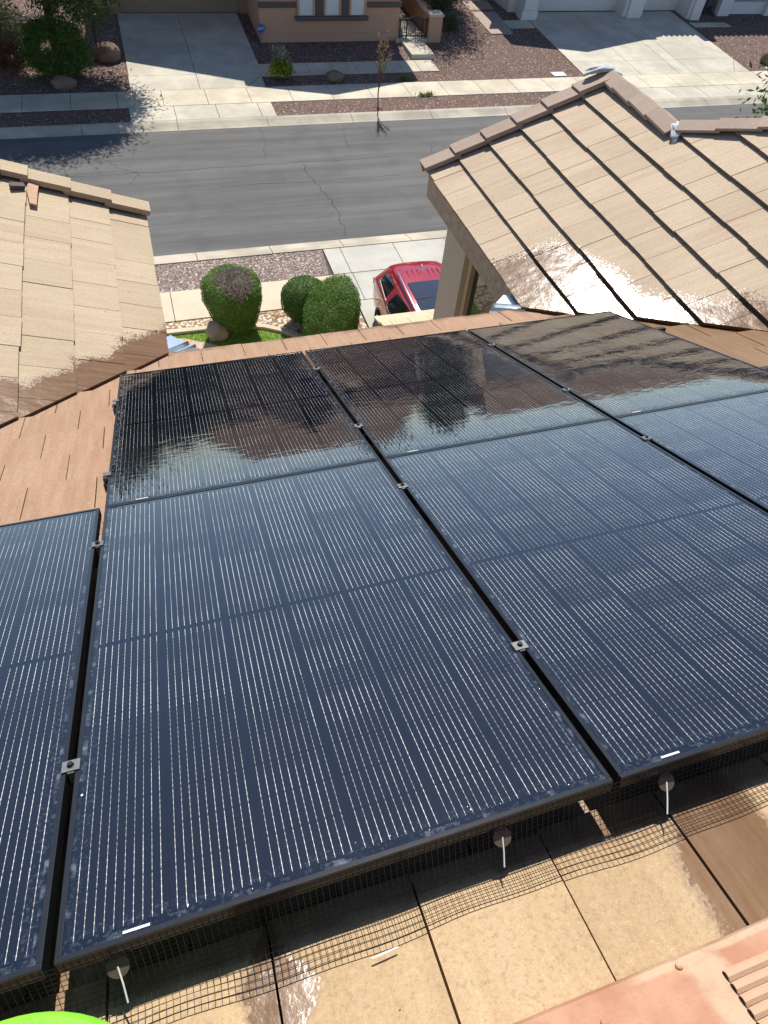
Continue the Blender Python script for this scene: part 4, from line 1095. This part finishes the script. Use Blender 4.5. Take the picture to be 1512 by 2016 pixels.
# dead sapling with dry leaves on the gravel strip
root = empty('dead_sapling', (8.69,24.72,ZW-.02)); tag(root, 'thin dead sapling with dry tan leaves on the gravel strip', 'tree')
mb = MB(); rr = random.Random(5)
mb.tube([(0,0,-.1),(-.03,0,.25),(-.05,.0,.55),(-.02,0,.95)], [.028,.024,.022,.018], 7)
ends = []
for i in range(17):
    a = rr.uniform(0,6.28); sp = rr.uniform(.05,.36); h = rr.uniform(1.5,2.55)
    e = Vector((-.02+sp*math.cos(a)+.05, sp*math.sin(a)*.7, h)); s = Vector((-.035,0,rr.uniform(.5,.95)))
    q = s.lerp(e,.45)+Vector((rr.uniform(-.04,.04),rr.uniform(-.04,.04),.05)); mb.tube([s,q,e], [.011,.008,.004], 5); ends.append((s,q,e))
for i in range(4): 
    a = 1.6*i+.5; mb.tube([(0,0,.06),(.16*math.cos(a),.16*math.sin(a),.015),(.32*math.cos(a),.3*math.sin(a),.0)], [.012,.009,.004], 5)
mb.build('trunk', plain('dead_bark', (.17,.10,.075), .9, var=.3, vs=20), root, True)
r = np.random.default_rng(6); P = []
for s,q,e in ends:
    for k in range(16): 
        t = r.uniform(.25,1.0); P.append(np.array(q.lerp(e,t))+r.normal(size=3)*.03)
P = np.array(P); leaf_mesh('crown', leaves(None,None,P,r.normal(size=(len(P),3))+[0,0,.6],.085,.030,r), dry_leaf, root)
# weeds
for i, (x, y, s_, lab) in enumerate(((10.75,25.72,.16,'left of two small weeds at the sidewalk edge across the street'),(11.05,25.74,.18,'right of two small weeds at the sidewalk edge across the street'),(10.6,27.35,.22,'low weed patch on the gravel near the end of the house shadow'))):
    r = np.random.default_rng(40+i); P = r.normal(size=(90,3))*[s_*.5,s_*.4,0]; P[:,2] = 0
    o = leaf_mesh('weed', leaves(None,None,P,r.normal(size=(90,3))*.6+[0,0,1],s_*.9,.025,r), weed_leaf); o.location = (x,y,gz(y)-.02 if y > 27 else ZW-.02); tag(o, lab, 'weed', 'weeds across the street')

# ------------------------------------------------------------------ tan house across the street (left)
tan = empty('tan_house', (6,33,-8.0)); tag(tan, 'tan stucco house across the street with dark window trim and a beige garage', 'house')
def tp(mb, name, mat, parent=tan): return part(mb, name, mat, False, True, parent)
Zb = -8.6
mb = MB()
mb.box(5.58,11.45,31.05,31.25,Zb,-3.55)                # front wall of the wing
mb.box(5.58,5.80,31.25,34.2,Zb,-3.55); mb.box(11.25,11.45,31.25,44,Zb,-3.55)
mb.add([(5.58,31.05,-3.55),(11.45,31.05,-3.55),(8.5,31.05,-2.3)], [(0,1,2)])
tp(mb, 'wall', stucco_tan)
mb = MB(); mb.box(5.575,11.455,31.01,31.05,Zb,-7.92); tp(mb, 'wall_base', stucco_tan)
mb = MB(); mb.box(-.05,.35,34.0,34.3,Zb,-3.6); mb.box(5.25,5.58,34.0,34.3,Zb,-2.5); mb.box(.35,5.25,34.0,34.3,-5.55,-3.6); mb.add([(.0,34.05,-3.6),(5.6,34.05,-3.6),(5.6,34.05,-.7)],[(0,1,2)]); mb.box(-.05,.2,34.3,44,Zb,-3.6); mb.box(0,13,36.2,36.4,-6,-1.3)
tp(mb, 'garage_wall', stucco_beige)
mb = MB()
for i in range(4): mb.box(.36,5.24,34.06,34.16,-8.03+i*.62,-8.03+(i+1)*.62-.015)
tp(mb, 'garage_door', door_tan)
mb = MB(); mb.box(5.54,7.05,30.97,31.012,-7.04,-6.86); mb.box(10.02,11.49,30.97,31.012,-7.04,-6.86); tp(mb, 'trim_band', trim_dark)
for xa, xb in ((7.16,7.78),(8.24,8.86),(9.30,9.92)):
    mb = MB(); mb.box(xa-.06,xa+.03,30.96,31.04,-7.30,-5.4); mb.box(xb-.03,xb+.06,30.96,31.04,-7.30,-5.4); mb.box(xa-.06,xb+.06,30.96,31.04,-5.4,-5.3)
    wn = tp(mb, 'window', stucco_tan)
    mb = MB(); mb.box(xa+.03,xb-.03,31.0,31.04,-7.30,-5.4); p_ = tp(mb, 'pane', plain('bright_blind', (.62,.64,.62), .3, .6, var=.12, vs=4)); p_.parent = wn; p_.matrix_parent_inverse = Matrix.Identity(4)
mb = MB(); mb.box(7.86,8.16,30.93,31.04,-7.34,-5.3); mb.box(8.94,9.22,30.93,31.04,-7.34,-5.3); tp(mb, 'mullion', trim_dark)
mb = MB(); mb.box(7.02,10.06,30.86,31.04,-7.46,-7.31); o = tp(mb, 'window_sill', trim_dark); bv = o.modifiers.new('b','BEVEL'); bv.width = .03; bv.segments = 2
def gable(mb, xl, xr, xp, zl, zr, zp, y0, y1, t=.16):
    for a, za, b, zb_ in ((xl,zl,xp,zp),(xp,zp,xr,zr)):
        mb.hexa([(a,y0,za-t),(b,y0,zb_-t),(b,y1,zb_-t),(a,y1,za-t)], [(a,y0,za),(b,y0,zb_),(b,y1,zb_),(a,y1,za)])
def scallop(mb, x0, x1, y, z, r_=.10):
    k = x0
    while k < x1: mb.tube([(k,y,z-.03),(k,y+.5,z+.15)], r_, 8); k += .30
mb = MB()
gable(mb, 5.15,11.95,8.55,-3.75,-3.8,-2.25,30.65,36.1)
gable(mb, -.25,11,5.9,-3.62,-3.0,-.32,33.5,39)
mb.hexa([(-.6,35.6,-1.55),(13.2,35.6,-1.55),(11.8,39.5,.75),(3.0,39.5,.75)], [(-.6,35.6,-1.35),(13.2,35.6,-1.35),(11.8,39.5,.95),(3.0,39.5,.95)])
mb.hexa([(3.0,39.5,.75),(11.8,39.5,.75),(13.2,44,-1.4),(-.6,44,-1.4)], [(3.0,39.5,.95),(11.8,39.5,.95),(13.2,44,-1.2),(-.6,44,-1.2)])
tp(mb, 'roof', far_tile)
# alarm sign on a short stake at the garage corner
root = empty('yard_sign', (5.60,31.02,gz(31))); tag(root, 'small blue octagonal alarm company sign at the corner of the tan house', 'sign')
mb = MB(); oc = [(.155*math.cos(R(22.5+45*i)), .155*math.sin(R(22.5+45*i))) for i in range(8)]
yb = -.10; mb.prism([(a,yb,b+.50) for a,b in oc][::-1], [(a,yb-.015,b+.50) for a,b in oc][::-1]); mb.build('face', plain('sign_blue', (.03,.12,.42), .4), root)
mb = MB(); mb.tube([(0,yb+.012,-.1),(0,yb+.012,.5)], .012, 6); mb.build('stake', alu_m, root)
td = bpy.data.curves.new('lettering', 'FONT'); td.body = 'ADT'; td.size = .135; td.align_x = 'CENTER'; td.align_y = 'CENTER'; td.extrude = .002
to = bpy.data.objects.new('lettering', td); C.objects.link(to); to.parent = root; to.location = (0,0,0)
bpy.context.view_layer.update()
lm = bpy.data.meshes.new_from_object(to.evaluated_get(bpy.context.evaluated_depsgraph_get())); bpy.data.objects.remove(to); lm.materials.clear(); lm.materials.append(paper_m)
to = bpy.data.objects.new('lettering', lm); C.objects.link(to); to.parent = root; to.location = (0,yb-.018,.50); to.rotation_euler = (R(90),0,0)
# garden wall, pillar and iron gate
gw = empty('garden_wall', (13,31,gz(31))); tag(gw, 'tan garden wall running back from a capped pillar', 'wall')
mb = MB(); prof_ = [(31.3,-7.45),(33.0,-7.35),(34.6,-7.05),(38.0,-6.9)]
for (ya,za),(yb_,zb_) in zip(prof_[:-1], prof_[1:]): mb.hexa([(12.86,ya,Zb),(13.10,ya,Zb),(13.10,yb_,Zb),(12.86,yb_,Zb)], [(12.86,ya,za),(13.10,ya,za),(13.10,yb_,zb_),(12.86,yb_,zb_)])
part(mb, 'wall_panel', stucco_tan, parent=gw)
mb = MB(); mb.box(12.72,13.30,30.75,31.3,Zb,-7.32); part(mb, 'pillar', stucco_tan, parent=gw)
mb = MB(); mb.box(12.68,13.34,30.71,31.34,-7.317,-7.22); o = part(mb, 'pillar_cap', conc_far, parent=gw); bv = o.modifiers.new('b','BEVEL'); bv.width = .02; bv.segments = 2
gt = empty('iron_gate', (12.1,30.98,-8.1)); tag(gt, 'black wrought iron gate with an arched top beside the tan house', 'gate')
mb = MB(); yg = 30.98
mb.box(11.46,12.72,yg-.02,yg+.02,-8.06,-8.02); 
for x in (11.5,11.80,12.50,12.68): mb.box(x-.025,x+.025,yg-.025,yg+.025,-8.1,-7.42)
arc = [(11.80+.70*i/12, yg, -7.46+.09*math.sin(math.pi*i/12)) for i in range(13)]; mb.tube(arc, .022, 6)
mb.tube([(11.46,yg,-7.46),(11.80,yg,-7.46)], .018, 6); mb.tube([(12.5,yg,-7.46),(12.70,yg,-7.46)], .018, 6)
part(mb, 'frame', iron_m, parent=gt)
for i in range(6):
    x = 11.90+.10*i; mb = MB(); mb.tube([(x,yg,-8.05),(x,yg,-7.44+.07*math.sin(math.pi*(x-11.8)/.7))], .012, 6); part(mb, 'bar', iron_m, parent=gt)
for x in (11.60,11.70,12.59):
    mb = MB(); mb.tube([(x,yg,-8.05),(x,yg,-7.46)], .012, 6); part(mb, 'bar', iron_m, parent=gt)

# ------------------------------------------------------------------ white house across the street (right)
wh = empty('white_house', (23,36,-8.0)); tag(wh, 'white stucco house across the street with two pale garage doors', 'house')
def wp(mb, name, mat, parent=wh): return part(mb, name, mat, False, True, parent)
mb = MB()
mb.box(18.25,18.92,33.05,34.6,Zb,-4.6); mb.box(23.78,24.86,33.25,34.6,Zb,-4.6); mb.box(27.35,28.12,33.0,34.6,Zb,-4.6)
mb.box(18.92,23.78,33.9,34.6,-5.95,-4.6); mb.box(24.86,27.35,33.9,34.6,-5.95,-4.6); mb.add([(18.0,33.95,-4.6),(24.9,33.95,-4.6),(21.0,33.95,-3.4)],[(0,1,2)])
mb.box(17.9,18.25,34.0,46,Zb,-4.2); mb.box(18.0,40,37.5,37.7,-5.5,-1.4); mb.box(18.25,40,34.6,34.8,Zb,-5)
wp(mb, 'wall', stucco_white)
for bb in ((18.16,18.96,32.98,33.6,Zb,-7.72),(23.95,24.70,33.10,33.25,Zb,-6),(27.50,28.02,32.86,33.0,Zb,-6)):
    mb = MB(); mb.box(*bb); wp(mb, 'pilaster', stucco_white)
for xa, xb, n in ((18.92,23.78,4),(24.86,27.35,4)):
    mb = MB()
    for i in range(n): mb.box(xa+.01,xb-.01,34.05,34.12,-8.03+i*.53,-8.03+(i+1)*.53-.015)
    wp(mb, 'garage_door', door_white)
mb = MB()
gable(mb, 17.2,25.1,20.75,-4.75,-5.35,-3.42,33.0,38)
mb.hexa([(24.4,33.05,-5.6),(40,33.05,-5.6),(40,37.6,-3.7),(24.4,37.6,-3.7)], [(24.4,33.05,-5.45),(40,33.05,-5.45),(40,37.6,-3.55),(24.4,37.6,-3.55)])
scallop(mb, 24.55, 40, 33.02, -5.42)
mb.hexa([(17.4,37.0,-1.6),(40,37.0,-1.6),(38,41.5,.55),(19.5,41.5,.55)], [(17.4,37.0,-1.4),(40,37.0,-1.4),(38,41.5,.75),(19.5,41.5,.75)])
mb.hexa([(19.5,41.5,.55),(38,41.5,.55),(40,46,-1.6),(17.4,46,-1.6)], [(19.5,41.5,.75),(38,41.5,.75),(40,46,-1.4),(17.4,46,-1.4)])
wp(mb, 'roof', far_tile)
cw = empty('courtyard_wall', (31,33.5,gz(33))); tag(cw, 'low white courtyard wall with a sunlit ledge at the right picture edge', 'wall')
mb = MB(); mb.box(29.45,30.15,33.35,33.9,Zb,-6.9); mb.box(30.15,32.4,33.6,33.8,Zb,-7.62); mb.box(32.4,33.2,33.35,33.9,Zb,-6.9); part(mb, 'wall_panel', stucco_white, parent=cw)
mb = MB(); mb.box(30.15,32.4,33.55,33.86,-7.618,-7.56); part(mb, 'ledge', stucco_white, parent=cw)
g2 = empty('iron_gate', (28.8,33.6,-8.1)); tag(g2, 'dark iron gate of close upright bars beside the white house', 'gate')
mb = MB(); mb.box(28.14,29.43,33.58,33.62,-8.08,-8.03); mb.box(28.14,29.43,33.58,33.62,-6.5,-6.44); mb.box(28.74,28.82,33.58,33.63,-8.08,-6.4); part(mb, 'frame', iron_m, parent=g2)
for i in range(12):
    x = 28.2+i*.105; mb = MB(); mb.tube([(x,33.6,-8.07),(x,33.6,-6.45)], .02, 6); part(mb, 'bar', iron_m, parent=g2)
mb = MB(); mb.box(17.15,17.75,27.2,27.62,gz(27.4)-.1,gz(27.4)+.012); mb.box(17.3,17.42,27.38,27.42,gz(27.4)+.012,gz(27.4)+.02)
tag(mb.build('utility_cover', plain('pale_cover', (.60,.66,.62), .7), None), 'pale rectangular utility cover set in the gravel', 'utility cover')
mb = MB(); mb.box(28.15,28.65,27.2,27.5,gz(27.3)-.1,gz(27.3)+.015); tag(mb.build('utility_cover', plain('white_cover', (.70,.68,.62), .7), None), 'small white utility cover by the corner of the wide driveway', 'utility cover')
